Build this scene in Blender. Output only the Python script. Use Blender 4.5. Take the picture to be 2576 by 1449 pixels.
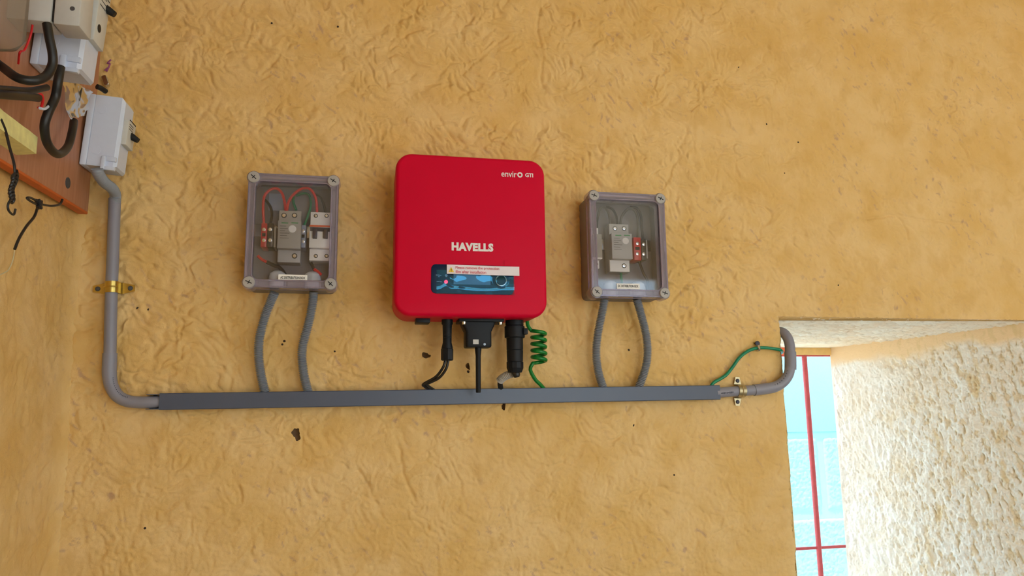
import bpy, bmesh, math, random
import numpy as np
from mathutils import Matrix, Vector

# ------------------------------------------------------------------ clear
for o in list(bpy.data.objects):
    bpy.data.objects.remove(o, do_unlink=True)
scene = bpy.context.scene
COL = scene.collection
random.seed(7)
RNG = np.random.default_rng(11)

# ------------------------------------------------------------------ camera
IMG_W, IMG_H, F_PX = 2576.0, 1449.0, 1860.0
FLOOR = 1.5                                   # camera height above the floor
CAM = np.array([0.0, -1.7, FLOOR])
YAW, PITCH, ROLL = math.radians(11.7), math.radians(9.4), math.radians(-0.7)
fw = np.array([math.sin(YAW) * math.cos(PITCH), math.cos(YAW) * math.cos(PITCH), math.sin(PITCH)])
rt = np.array([math.cos(YAW), -math.sin(YAW), 0.0])
up = np.cross(rt, fw)
rt, up = rt * math.cos(ROLL) + up * math.sin(ROLL), -rt * math.sin(ROLL) + up * math.cos(ROLL)
cam_data = bpy.data.cameras.new('camera')
cam_data.sensor_width = 36.0
cam_data.lens = F_PX * 36.0 / IMG_W
cam_data.clip_start = 0.02
cam = bpy.data.objects.new('camera', cam_data)
COL.objects.link(cam)
cam.matrix_world = Matrix(((rt[0], up[0], -fw[0], CAM[0]), (rt[1], up[1], -fw[1], CAM[1]),
                           (rt[2], up[2], -fw[2], CAM[2]), (0, 0, 0, 1)))
scene.camera = cam
scene.cycles.use_light_tree = False; scene.cycles.max_bounces = 7; scene.cycles.diffuse_bounces = 4; scene.cycles.glossy_bounces = 4

# ------------------------------------------------------------------ sky and daylight
SKY = (0.66, 0.84, 1.0)
SKY_STRENGTH = 4.6
world = bpy.data.worlds.new('sky'); scene.world = world; world.use_nodes = True
bg = world.node_tree.nodes['Background']
bg.inputs['Color'].default_value = (*SKY, 1); bg.inputs['Strength'].default_value = SKY_STRENGTH
sun_l = bpy.data.lights.new('sun', 'SUN'); sun_l.energy = 10.5; sun_l.angle = math.radians(1.0); sun_l.color = (1.0, 0.95, 0.88)
sun = bpy.data.objects.new('sun', sun_l); COL.objects.link(sun)
sun.rotation_euler = Vector((0.40, 0.16, -0.90)).to_track_quat('-Z', 'Y').to_euler()
# the doorway behind the photographer and the window: sampling portals for the sky light
DOOR = (0.55, 2.35, 2.53)                     # x0, x1, head height
ROOM_Y = -4.0


def portal(name, loc, rot, sx, sy):
    l = bpy.data.lights.new(name, 'AREA'); l.shape = 'RECTANGLE'; l.size = sx; l.size_y = sy
    l.cycles.is_portal = True
    o = bpy.data.objects.new(name, l); COL.objects.link(o); o.location = loc; o.rotation_euler = rot


portal('door_daylight', ((DOOR[0] + DOOR[1]) / 2, ROOM_Y - 0.02, DOOR[2] / 2), (math.radians(90), 0, 0), DOOR[1] - DOOR[0], DOOR[2])
ADDED_OPENING = (-3.8, -2.0, 0.6, 2.6)               # y0, y1, z0, z1 in the right wall: unseen opening added to brighten the room
portal('added_side_daylight', (3.62, -2.9, 1.6), (0, math.radians(90), 0), 2.0, 1.8)
portal('window_daylight', (1.33, 0.72, 1.25), (math.radians(-90), 0, 0), 0.62, 1.0)

vs = scene.view_settings
vs.view_transform = 'Standard'; vs.look = 'None'; vs.gamma = 1.0; vs.use_curve_mapping = False
vs.exposure = 0.0


# ------------------------------------------------------------------ pixel helpers (build-time measuring only)
def ray(px, py):
    return fw + rt * (px - IMG_W / 2) / F_PX - up * (py - IMG_H / 2) / F_PX


def at(px, py, y=0.0):
    d = ray(px, py)
    return CAM + d * ((y - CAM[1]) / d[1])


def path(pts, y):
    """pixel points -> world points; y one depth or (start, end) or list"""
    n = len(pts)
    if isinstance(y, (int, float)):
        ys = [y] * n
    elif len(y) == 2 and n != 2:
        ys = [y[0] + (y[1] - y[0]) * i / (n - 1) for i in range(n)]
    else:
        ys = y
    return [at(p[0], p[1], q) for p, q in zip(pts, ys)]


# ------------------------------------------------------------------ materials
def lin(c):
    c = c / 255.0
    return c / 12.92 if c <= 0.04045 else ((c + 0.055) / 1.055) ** 2.4


def rgb(r, g, b):
    return (lin(r), lin(g), lin(b), 1.0)


MATS = {}


def mat(name, col, rough=0.5, metal=0.0, vary=0.06, scale=60.0, spec=0.5, bump=0.0, bscale=300.0, emit=None, coat=0.0):
    m = bpy.data.materials.new(name); m.use_nodes = True
    nt = m.node_tree; N = nt.nodes; L = nt.links
    b = N['Principled BSDF']
    tc = N.new('ShaderNodeTexCoord')
    nz = N.new('ShaderNodeTexNoise'); nz.inputs['Scale'].default_value = scale; nz.inputs['Detail'].default_value = 4
    L.new(tc.outputs['Object'], nz.inputs['Vector'])
    mx = N.new('ShaderNodeMix'); mx.data_type = 'RGBA'
    c = rgb(*col)
    mx.inputs[6].default_value = tuple(max(0, v * (1 - vary * 2)) for v in c[:3]) + (1,)
    mx.inputs[7].default_value = tuple(min(1, v * (1 + vary * 2)) for v in c[:3]) + (1,)
    L.new(nz.outputs['Fac'], mx.inputs[0]); L.new(mx.outputs[2], b.inputs['Base Color'])
    b.inputs['Roughness'].default_value = rough; b.inputs['Metallic'].default_value = metal
    b.inputs['Specular IOR Level'].default_value = spec
    if coat:
        b.inputs['Coat Weight'].default_value = coat; b.inputs['Coat Roughness'].default_value = 0.08
    if bump:
        n2 = N.new('ShaderNodeTexNoise'); n2.inputs['Scale'].default_value = bscale; n2.inputs['Detail'].default_value = 3
        L.new(tc.outputs['Object'], n2.inputs['Vector'])
        bp = N.new('ShaderNodeBump'); bp.inputs['Strength'].default_value = bump; bp.inputs['Distance'].default_value = 0.002
        L.new(n2.outputs['Fac'], bp.inputs['Height']); L.new(bp.outputs['Normal'], b.inputs['Normal'])
    if emit:
        b.inputs['Emission Color'].default_value = c; b.inputs['Emission Strength'].default_value = emit
    MATS[name] = m
    return m


def clear_mat(name, tint, gloss=0.08, gcol=None, rough=0.03, body=None, body_amt=0.0, ior=1.5):
    """clear plastic: tinted see-through + a little milky body + fresnel gloss"""
    m = bpy.data.materials.new(name); m.use_nodes = True
    nt = m.node_tree; N = nt.nodes; L = nt.links
    for n in list(N):
        if n.type == 'BSDF_PRINCIPLED':
            N.remove(n)
    out = [n for n in N if n.type == 'OUTPUT_MATERIAL'][0]
    tr = N.new('ShaderNodeBsdfTransparent'); tr.inputs['Color'].default_value = rgb(*tint)
    gl = N.new('ShaderNodeBsdfGlossy'); gl.inputs['Roughness'].default_value = rough
    if gcol: gl.inputs['Color'].default_value = rgb(*gcol)
    fr = N.new('ShaderNodeFresnel'); fr.inputs['IOR'].default_value = ior
    ma = N.new('ShaderNodeMath'); ma.operation = 'ADD'; ma.inputs[1].default_value = gloss
    L.new(fr.outputs[0], ma.inputs[0])
    src = tr
    if body:
        df = N.new('ShaderNodeBsdfDiffuse')
        tc = N.new('ShaderNodeTexCoord'); nz = N.new('ShaderNodeTexNoise'); nz.inputs['Scale'].default_value = 40
        L.new(tc.outputs['Object'], nz.inputs['Vector'])
        mc = N.new('ShaderNodeMix'); mc.data_type = 'RGBA'
        c = rgb(*body)
        mc.inputs[6].default_value = tuple(v * 0.92 for v in c[:3]) + (1,); mc.inputs[7].default_value = c
        L.new(nz.outputs['Fac'], mc.inputs[0]); L.new(mc.outputs[2], df.inputs['Color'])
        m0 = N.new('ShaderNodeMixShader'); m0.inputs[0].default_value = body_amt
        L.new(tr.outputs[0], m0.inputs[1]); L.new(df.outputs[0], m0.inputs[2]); src = m0
    mx = N.new('ShaderNodeMixShader')
    L.new(ma.outputs[0], mx.inputs[0]); L.new(src.outputs[0], mx.inputs[1]); L.new(gl.outputs[0], mx.inputs[2])
    L.new(mx.outputs[0], out.inputs['Surface'])
    MATS[name] = m
    return m


def plaster_mat(name, base, light, mark, stain, bump=0.8, bdist=0.0014, scale=150.0, attr=True):
    """painted plaster; the colour attribute says where the paint is lighter (r), scuffed (g) or stained (b)"""
    m = bpy.data.materials.new(name); m.use_nodes = True
    nt = m.node_tree; N = nt.nodes; L = nt.links
    b = N['Principled BSDF']; b.inputs['Roughness'].default_value = 0.75; b.inputs['Specular IOR Level'].default_value = 0.2
    geo = N.new('ShaderNodeNewGeometry')
    nz = N.new('ShaderNodeTexNoise'); nz.inputs['Scale'].default_value = scale; nz.inputs['Detail'].default_value = 4
    nz.inputs['Roughness'].default_value = 0.65; nz.inputs['Distortion'].default_value = 0.4
    L.new(geo.outputs['Position'], nz.inputs['Vector'])

    def mix(f, a, c):
        x = N.new('ShaderNodeMix'); x.data_type = 'RGBA'
        L.new(f, x.inputs[0])
        for i, v in ((6, a), (7, c)):
            if isinstance(v, tuple): x.inputs[i].default_value = v
            else: L.new(v, x.inputs[i])
        return x.outputs[2]
    if attr:
        at_ = N.new('ShaderNodeAttribute'); at_.attribute_name = 'paint'
        sp = N.new('ShaderNodeSeparateColor'); L.new(at_.outputs['Color'], sp.inputs[0])
        col = mix(sp.outputs[0], rgb(*base), rgb(*light))
        col = mix(sp.outputs[2], col, rgb(*stain))
        col = mix(sp.outputs[1], col, rgb(*mark))
    else:
        col = mix(nz.outputs['Fac'], rgb(*base), rgb(*light))
    L.new(col, b.inputs['Base Color'])
    bp = N.new('ShaderNodeBump'); bp.inputs['Strength'].default_value = bump; bp.inputs['Distance'].default_value = bdist
    L.new(nz.outputs['Fac'], bp.inputs['Height']); L.new(bp.outputs['Normal'], b.inputs['Normal'])
    MATS[name] = m
    return m


plaster_mat('wall_paint', (222, 181, 112), (229, 193, 134), (186, 148, 122), (208, 163, 90))
plaster_mat('wall_plain', (222, 181, 112), (229, 193, 134), (186, 148, 122), (208, 163, 90), attr=False)
plaster_mat('reveal_paint', (250, 238, 222), (254, 248, 240), (236, 206, 152), (252, 216, 166), bump=0.7, bdist=0.002)
plaster_mat('lintel_paint', (252, 234, 212), (254, 244, 230), (218, 196, 172), (250, 222, 178), bump=0.6, bdist=0.002)
plaster_mat('lintel_plain', (240, 236, 226), (248, 246, 240), (0, 0, 0), (0, 0, 0), attr=False)
plaster_mat('blue_paint', (132, 186, 206), (146, 196, 214), (0, 0, 0), (0, 0, 0), bump=0.35, attr=False)
mat('ceiling_paint', (244, 238, 224), 0.9, scale=4)
mat('rear_paint', (230, 196, 130), 0.9, scale=4)
mat('floor_cement', (150, 145, 138), 0.85, scale=6)
mat('ground', (206, 196, 178), 0.95, scale=3)
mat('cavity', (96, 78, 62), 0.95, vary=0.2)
mat('pit_shade', (58, 42, 30), 0.95, vary=0.2)
mat('red_shell', (206, 0, 48), 0.45, vary=0.03, scale=8, spec=0.12, bump=0.08, bscale=900)
mat('dark_grey', (70, 70, 74), 0.5)
mat('logo_white', (232, 226, 228), 0.5, vary=0.02)
mat('panel_navy', (8, 30, 62), 0.07, vary=0.1, scale=12, spec=0.2)
mat('lcd', (120, 158, 192), 0.12, vary=0.05, scale=20, spec=0.2)
mat('sticker', (232, 222, 230), 0.35, vary=0.02)
mat('sticker_red', (214, 96, 110), 0.5, vary=0.02)
mat('warn_yellow', (240, 200, 30), 0.5, vary=0.02)
mat('black', (16, 16, 18), 0.55)
mat('black_plastic', (20, 23, 29), 0.5, vary=0.1, spec=0.25)
mat('black_cable', (26, 25, 26), 0.42, vary=0.15)
mat('led_red', (255, 60, 90), 0.3, emit=2.2)
mat('led_off', (170, 190, 215), 0.2)
mat('silver', (205, 205, 208), 0.22, metal=1.0, vary=0.03)
mat('zinc', (190, 180, 150), 0.3, metal=1.0, vary=0.08, scale=200)
mat('brass', (205, 180, 100), 0.3, metal=1.0, vary=0.08, scale=200)
mat('pvc_grey', (136, 135, 148), 0.42, vary=0.04, scale=15)
mat('pvc_trunk', (76, 85, 106), 0.36, vary=0.03, scale=10)
mat('corr_grey', (142, 147, 156), 0.4, vary=0.05)
mat('corr_warm', (170, 165, 160), 0.4, vary=0.05)
mat('green_wire', (0, 118, 40), 0.32, vary=0.06)
mat('earth_wire', (0, 130, 92), 0.35, vary=0.06)
mat('red_wire', (214, 24, 34), 0.35)
mat('black_wire', (34, 31, 32), 0.4)
mat('grey_wire', (78, 76, 76), 0.4)
mat('box_grey', (128, 123, 126), 0.5, vary=0.03)
mat('screw_grey', (170, 165, 162), 0.45, vary=0.04)
mat('dev_grey', (176, 170, 162), 0.5, vary=0.03)
mat('dev_grey2', (188, 186, 186), 0.5, vary=0.03)
mat('dev_white', (248, 244, 242), 0.45, vary=0.02)
mat('orange', (238, 96, 40), 0.5)
mat('lever_navy', (40, 36, 56), 0.4)
mat('term_red', (206, 26, 44), 0.35)
mat('term_black', (46, 42, 40), 0.4)
mat('term_blue', (150, 156, 176), 0.4)
mat('tag_green', (60, 150, 80), 0.5)
mat('gland_white', (220, 224, 232), 0.5)
mat('label_white', (242, 238, 234), 0.5, vary=0.02)
mat('encl_white', (212, 220, 240), 0.38, vary=0.02)
mat('encl_grey', (196, 194, 190), 0.42, vary=0.04)
mat('mcb_grey', (206, 204, 198), 0.45, vary=0.04)
mat('cream_wood', (236, 220, 150), 0.7, vary=0.16, scale=55, bump=0.3, bscale=80)
mat('wood_edge', (206, 98, 34), 0.55, vary=0.12, scale=30)
mat('red_oxide', (200, 80, 84), 0.55, vary=0.1, scale=60, bump=0.3, bscale=200)
mat('frame_yellow', (240, 200, 128), 0.7, vary=0.06)
mat('frame_orange', (248, 120, 70), 0.6)
mat('purple', (150, 70, 120), 0.6)
mat('thread', (205, 190, 150), 0.7)
clear_mat('lid_clear', (252, 252, 253), gloss=0.0, rough=0.04, ior=1.55, body=(206, 206, 216), body_amt=0.015)
clear_mat('lid_rim', (240, 235, 246), gloss=0.0, rough=0.12, body=(224, 212, 228), body_amt=0.24)
clear_mat('film', (214, 236, 252), gloss=0.06, rough=0.02, ior=1.4, gcol=(110, 215, 255))
clear_mat('bag_clear', (232, 226, 218), gloss=0.0, rough=0.2, body=(200, 190, 180), body_amt=0.3, ior=1.12)


def wood_mat():
    m = mat('board_wood', (168, 104, 66), 0.5, vary=0.0)
    nt = m.node_tree; N = nt.nodes; L = nt.links; b = N['Principled BSDF']
    tc = N.new('ShaderNodeTexCoord'); mp = N.new('ShaderNodeMapping'); mp.inputs['Scale'].default_value = (1, 14, 1.2)
    L.new(tc.outputs['Object'], mp.inputs['Vector'])
    nz = N.new('ShaderNodeTexNoise'); nz.inputs['Scale'].default_value = 6; nz.inputs['Detail'].default_value = 8; nz.inputs['Distortion'].default_value = 0.8
    L.new(mp.outputs[0], nz.inputs['Vector'])
    mx = N.new('ShaderNodeMix'); mx.data_type = 'RGBA'; mx.inputs[6].default_value = rgb(160, 98, 64); mx.inputs[7].default_value = rgb(208, 152, 120)
    L.new(nz.outputs['Fac'], mx.inputs[0])
    for l in list(b.inputs['Base Color'].links): L.remove(l)
    L.new(mx.outputs[2], b.inputs['Base Color'])


wood_mat()


# ------------------------------------------------------------------ objects
def tag(o, label=None, cat=None, group=None, kind=None):
    if label: o['label'] = label
    if cat: o['category'] = cat
    if group: o['group'] = group
    if kind: o['kind'] = kind
    return o


ROOT_M = {}


def thing(name, loc, label, cat, group=None, M=None):
    o = bpy.data.objects.new(name, None); COL.objects.link(o)
    o.empty_display_size = 0.02
    W = M.copy() if M is not None else Matrix.Translation(Vector([float(v) for v in loc]))
    o.matrix_world = W
    ROOT_M[o] = W
    return tag(o, label, cat, group)


def mesh_object(name, V, F, m, parent=None, smooth=False):
    """V in world space; stored relative to the parent thing"""
    V = np.asarray(V, float)
    W = None
    if parent is not None:
        W = ROOT_M[parent]
        I = np.array(W.inverted())
        V = V @ I[:3, :3].T + I[:3, 3]
    me = bpy.data.meshes.new(name)
    me.from_pydata(V.tolist(), [], [list(map(int, f)) for f in F])
    me.validate()
    bm = bmesh.new(); bm.from_mesh(me); bmesh.ops.recalc_face_normals(bm, faces=bm.faces[:]); bm.to_mesh(me); bm.free()
    me.materials.append(MATS[m] if isinstance(m, str) else m)
    if smooth:
        me.polygons.foreach_set('use_smooth', [True] * len(me.polygons))
        try:
            me.set_sharp_from_angle(angle=math.radians(smooth if smooth is not True else 40))
        except Exception:
            pass
    o = bpy.data.objects.new(name, me); COL.objects.link(o)
    if parent is not None:
        o.parent = parent
        ROOT_M[o] = W
    else:
        # put the origin of a one-mesh thing at its own place
        c = V.mean(axis=0)
        me.transform(Matrix.Translation(Vector(-c)))
        o.location = Vector(c)
        ROOT_M[o] = Matrix.Translation(Vector(c))
    return o


def rr(w, h, r, n=6, cx=0.0, cz=0.0):
    """rounded rectangle outline, counter-clockwise in (x, z)"""
    r = max(min(r, w / 2 - 1e-5, h / 2 - 1e-5), 1e-5)
    P = []
    for sx, sz, a0 in ((1, 1, 0), (-1, 1, 90), (-1, -1, 180), (1, -1, 270)):
        for k in range(n + 1):
            a = math.radians(a0 + 90 * k / n)
            P.append((cx + sx * (w / 2 - r) + r * math.cos(a), cz + sz * (h / 2 - r) + r * math.sin(a)))
    return P


class MB:
    def __init__(self, M=None):
        self.V = []; self.F = []; self.M = M

    def add(self, V, F):
        b = len(self.V)
        if self.M is not None:
            V = [self.M @ Vector([float(c) for c in v]) for v in V]
        self.V += [tuple(float(c) for c in v) for v in V]
        self.F += [tuple(i + b for i in f) for f in F]
        return self

    def box(self, lo, hi, bevel=0.0, seg=2):
        lo = np.array(lo, float); hi = np.array(hi, float)
        lo, hi = np.minimum(lo, hi), np.maximum(lo, hi)
        bm = bmesh.new(); bmesh.ops.create_cube(bm, size=1.0)
        for v in bm.verts:
            v.co = Vector([lo[i] + (v.co[i] + 0.5) * (hi[i] - lo[i]) for i in range(3)])
        if bevel:
            bevel = min(bevel, 0.45 * float(min(hi - lo)))
            bmesh.ops.bevel(bm, geom=bm.edges[:], offset=bevel, segments=seg, profile=0.5, affect='EDGES')
        bm.verts.index_update()
        self.add([v.co[:] for v in bm.verts], [[v.index for v in f.verts] for f in bm.faces])
        bm.free()
        return self

    def loft(self, rings, cap=True, closed=True):
        V = []; F = []; n = len(rings[0])
        for R in rings: V += list(R)
        for k in range(len(rings) - 1):
            for i in range(n if closed else n - 1):
                j = (i + 1) % n
                F.append((k * n + i, k * n + j, (k + 1) * n + j, (k + 1) * n + i))
        if cap:
            F.append(tuple(range(n))[::-1]); F.append(tuple((len(rings) - 1) * n + i for i in range(n)))
        return self.add(V, F)

    def prism(self, outline_fn, layers, cap=True):
        """outline_fn(inset) -> [(x, z)]; layers [(y, inset)]"""
        return self.loft([[(x, y, z) for x, z in outline_fn(i)] for y, i in layers], cap)

    def rprism(self, cx, cz, w, h, r, layers, n=6):
        return self.prism(lambda i: rr(w - 2 * i, h - 2 * i, max(r - i, 1e-4), n, cx, cz), layers)

    def ring(self, outer, inner, y0, y1, bev=0.0):
        """flat ring prism between two outlines of the same count"""
        n = len(outer)
        A = [(x, y0, z) for x, z in outer]; Bq = [(x, y1, z) for x, z in outer]
        Cq = [(x, y1, z) for x, z in inner]; Dq = [(x, y0, z) for x, z in inner]
        V = A + Bq + Cq + Dq; F = []
        for k in range(4):
            for i in range(n):
                j = (i + 1) % n; k2 = (k + 1) % 4
                F.append((k * n + i, k * n + j, k2 * n + j, k2 * n + i))
        return self.add(V, F)

    def lathe(self, base, axis, prof, n=20):
        """prof [(t, r)] along axis from base"""
        a = np.array(axis, float); a /= np.linalg.norm(a)
        t = np.array([0, 0, 1.0]) if abs(a[2]) < 0.9 else np.array([1.0, 0, 0])
        u = np.cross(a, t); u /= np.linalg.norm(u); v = np.cross(a, u)
        base = np.array(base, float)
        rings = [[base + a * s + (u * math.cos(2 * math.pi * k / n) + v * math.sin(2 * math.pi * k / n)) * max(r, 1e-5) for k in range(n)] for s, r in prof]
        return self.loft(rings)

    def tube(self, pts, rad, n=12, smooth=8, rib=None):
        P = spline(pts, smooth) if smooth else np.array(pts, float)
        if rib:                                  # (pitch, depth) corrugation
            P = resample(P, rib[0] / 4)
        m = len(P)
        if rib:
            pr = [1.0, 0.3, -1.0, 0.3]
            R = [rad + rib[1] * (0.5 * pr[k % 4]) for k in range(m)]
        elif isinstance(rad, (int, float)):
            R = [rad] * m
        else:
            R = np.interp(np.linspace(0, 1, m), np.linspace(0, 1, len(rad)), rad)
        T = np.gradient(P, axis=0); T /= np.linalg.norm(T, axis=1)[:, None]
        ref = np.array([0, 0, 1.0]) if abs(T[0][2]) < 0.9 else np.array([1.0, 0, 0])
        u = np.cross(T[0], ref); u /= np.linalg.norm(u)
        rings = []
        for k in range(m):
            u = u - T[k] * (u @ T[k]); u /= np.linalg.norm(u); v = np.cross(T[k], u)
            rings.append([P[k] + (u * math.cos(2 * math.pi * i / n) + v * math.sin(2 * math.pi * i / n)) * R[k] for i in range(n)])
        return self.loft(rings)

    def build(self, name, m, parent=None, smooth=True, label=None):
        o = mesh_object(name, self.V, self.F, m, parent, smooth)
        if label: o['label'] = label
        return o


def spline(pts, sub=8):
    P = np.array(pts, float)
    if len(P) < 3: return np.array([P[0] + (P[-1] - P[0]) * t for t in np.linspace(0, 1, sub + 1)])
    Q = np.vstack([2 * P[0] - P[1], P, 2 * P[-1] - P[-2]])
    out = []
    for i in range(1, len(Q) - 2):
        p0, p1, p2, p3 = Q[i - 1], Q[i], Q[i + 1], Q[i + 2]
        for t in np.linspace(0, 1, sub, endpoint=False):
            out.append(0.5 * ((2 * p1) + (-p0 + p2) * t + (2 * p0 - 5 * p1 + 4 * p2 - p3) * t * t + (-p0 + 3 * p1 - 3 * p2 + p3) * t ** 3))
    out.append(P[-1])
    return np.array(out)


def resample(P, step):
    d = np.r_[0, np.cumsum(np.linalg.norm(np.diff(P, axis=0), axis=1))]
    n = max(4, int(d[-1] / step)) + 1
    s = np.linspace(0, d[-1], n)
    return np.stack([np.interp(s, d, P[:, k]) for k in range(3)], 1)


def text_mesh(s, bold=0.0, space=1.0):
    cu = bpy.data.curves.new('lettering', 'FONT'); cu.body = s; cu.size = 1.0; cu.offset = bold; cu.resolution_u = 3
    cu.space_character = space; cu.fill_mode = 'FRONT'; cu.extrude = 0.0
    o = bpy.data.objects.new('lettering', cu); COL.objects.link(o)
    dg = bpy.context.evaluated_depsgraph_get(); dg.update()
    me = bpy.data.meshes.new_from_object(o.evaluated_get(dg))
    V = np.array([v.co[:] for v in me.vertices]); F = [tuple(p.vertices) for p in me.polygons]
    bpy.data.objects.remove(o, do_unlink=True); bpy.data.curves.remove(cu); bpy.data.meshes.remove(me)
    return V, F


def lettering(name, s, x0, x1, z0, z1, y, m, parent, bold=0.0, space=1.0, M=None):
    """flat printed text fitted into a rectangle on a face looking towards -y"""
    V, F = text_mesh(s, bold, space)
    a = V.min(0); b = V.max(0)
    W = np.zeros_like(V)
    W[:, 0] = x0 + (V[:, 0] - a[0]) / (b[0] - a[0]) * (x1 - x0)
    W[:, 2] = z0 + (V[:, 1] - a[1]) / (b[1] - a[1]) * (z1 - z0)
    W[:, 1] = y
    mb = MB(M); mb.add(W, F)
    return mb.build(name, m, parent, smooth=False)


# ------------------------------------------------------------------ noise for plaster relief
PERM = RNG.permutation(512)
GRD = np.stack([np.cos(np.linspace(0, 2 * math.pi, 64, endpoint=False)), np.sin(np.linspace(0, 2 * math.pi, 64, endpoint=False))], 1)


def perlin(x, z, seed=0):
    xi = np.floor(x).astype(int); zi = np.floor(z).astype(int)
    xf = x - xi; zf = z - zi
    u = xf * xf * xf * (xf * (xf * 6 - 15) + 10); v = zf * zf * zf * (zf * (zf * 6 - 15) + 10)

    def g(ix, iz, dx, dz):
        h = PERM[(PERM[(ix + seed * 37) & 511] + iz + seed * 101) & 511] & 63
        return GRD[h, 0] * dx + GRD[h, 1] * dz
    n00 = g(xi, zi, xf, zf); n10 = g(xi + 1, zi, xf - 1, zf); n01 = g(xi, zi + 1, xf, zf - 1); n11 = g(xi + 1, zi + 1, xf - 1, zf - 1)
    return ((n00 * (1 - u) + n10 * u) * (1 - v) + (n01 * (1 - u) + n11 * u) * v) * 1.5


def sstep(a, b, x):
    t = np.clip((x - a) / (b - a), 0, 1); return t * t * (3 - 2 * t)


def plaster(x, z, k=1.0, seed=0, fine=1.0):
    """hand-thrown plaster: rounded slaps with sharp creases between them"""
    wx = 0.035 * perlin(x * 9, z * 9, seed + 1) + 0.012 * perlin(x * 30, z * 30, seed + 2)
    wz = 0.035 * perlin(x * 9, z * 9, seed + 3) + 0.012 * perlin(x * 30, z * 30, seed + 4)
    X, Z = x + wx, z + wz
    a = np.abs(perlin(X * 13 - 0.5 * Z * 13, Z * 16, seed + 5))
    b = np.abs(perlin(X * 33, Z * 37 + 0.4 * X * 33, seed + 6))
    c = perlin(X * 75, Z * 75, seed + 7)
    d = perlin(x * 150, z * 150, seed + 8)
    big = perlin(x * 2.3, z * 2.3, seed + 9)

    def crease(n, w):
        return np.exp(-(n / w) ** 2)
    # trowel creases: broken lines, most of them falling to the lower right
    n1 = perlin((X + 0.75 * Z) * 17, (Z - 0.25 * X) * 10, seed + 10)
    on = sstep(0.05, 0.35, perlin(x * 13, z * 13, seed + 11))
    n2 = perlin(X * 12 + 4, Z * 21, seed + 12)
    on2 = sstep(0.1, 0.4, perlin(x * 10 + 3, z * 10, seed + 13))
    n3 = perlin((X + 0.6 * Z) * 42, (Z - 0.3 * X) * 26, seed + 14)
    on3 = sstep(0.05, 0.4, perlin(x * 19, z * 19, seed + 15))
    cr = crease(n1, 0.06) * on + 0.8 * crease(n2, 0.07) * on2 + 0.55 * crease(n3, 0.12) * on3
    lip = sstep(-0.3, -0.02, n1) * sstep(0.1, 0.0, n1) * on + 0.6 * sstep(-0.35, -0.05, n3) * sstep(0.1, 0.0, n3) * on3
    return 0.003 * big + k * (0.0068 * np.sqrt(a + 0.01) * 0.8 + 0.0052 * b + 0.0018 * c * fine + 0.0018 * lip - 0.0042 * cr) + 0.0007 * d * fine


def grid_faces(nu, nv, keep=None):
    i = np.arange(nu - 1)[:, None] * nv + np.arange(nv - 1)[None, :]
    Q = np.stack([i, i + nv, i + nv + 1, i + 1], -1)
    return Q[keep] if keep is not None else Q.reshape(-1, 4)


def grid_object(name, V, Q, m, smooth=True, parent=None, paint=None):
    used = np.unique(Q); remap = np.full(len(V), -1); remap[used] = np.arange(len(used))
    V = V[used]; Q = remap[Q]
    if paint is not None: paint = np.stack([np.clip(c, 0, 1).ravel() for c in paint] + [np.ones(len(remap))], -1)[used]
    me = bpy.data.meshes.new(name)
    me.vertices.add(len(V)); me.vertices.foreach_set('co', V.astype(np.float32).ravel())
    n = len(Q)
    me.loops.add(n * 4); me.loops.foreach_set('vertex_index', Q.astype(np.int32).ravel())
    me.polygons.add(n); me.polygons.foreach_set('loop_start', np.arange(0, 4 * n, 4, dtype=np.int32))
    me.polygons.foreach_set('use_smooth', [smooth] * n)
    me.update(calc_edges=True); me.validate()
    if paint is not None:
        ca_ = me.color_attributes.new('paint', 'FLOAT_COLOR', 'POINT'); ca_.data.foreach_set('color', paint.astype(np.float32).ravel())
    me.materials.append(MATS[m])
    o = bpy.data.objects.new(name, me); COL.objects.link(o)
    ROOT_M[o] = Matrix.Identity(4)
    if parent: o.parent = parent
    return o


def fbm(x, z, f, seed, oct=4):
    s_ = 0; a_ = 1
    for k in range(oct):
        s_ = s_ + a_ * perlin(x * f, z * f, seed + k); a_ *= 0.55; f *= 2.03
    return s_


def paint_masks(x, z, seed, scuff=0.6, stain=0.5):
    """lighter blotches, slanted trowel scuffs, thin deeper-coloured patches"""
    light = 0.5 + 0.75 * fbm(x, z, 7, seed, 5)
    wx = x + 0.01 * perlin(x * 25, z * 25, seed + 11); wz = z + 0.01 * perlin(x * 25, z * 25, seed + 12)
    r1, r2 = wx * 0.65 - wz * 0.76, wx * 0.76 + wz * 0.65
    sc = fbm(r2 * 2.6, r1 * 1.0, 34, seed + 13, 3)
    area = sstep(-0.05, 0.35, fbm(x, z, 4, seed + 17, 2))
    mark = scuff * sstep(0.45, 0.95, sc) * (0.25 + 0.75 * area)
    st = stain * 0.6 * sstep(0.15, 0.7, fbm(x, z * 0.8, 13, seed + 21, 4))
    return light, mark, st


# ================================================================== THE SETTING
LEFT_X = -0.6
JAMB_X = 1.046
LINTEL_Z = FLOOR + 0.228
CEIL = 2.85
RIGHT_X = 3.6

# --- back wall, dense where it is seen
STEP = 0.0026
xs = np.arange(LEFT_X - 0.01, 2.12, STEP); zs = np.arange(FLOOR - 0.52, FLOOR + 1.345, STEP)
GX, GZ = np.meshgrid(xs, zs, indexing='ij')
rz = GZ - FLOOR
rough = 0.62 + 0.38 * sstep(-0.2, 0.25, rz) - 0.50 * sstep(0.75, 1.25, GX) + 0.25 * perlin(GX * 2.1, GZ * 2.1, 21)
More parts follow.
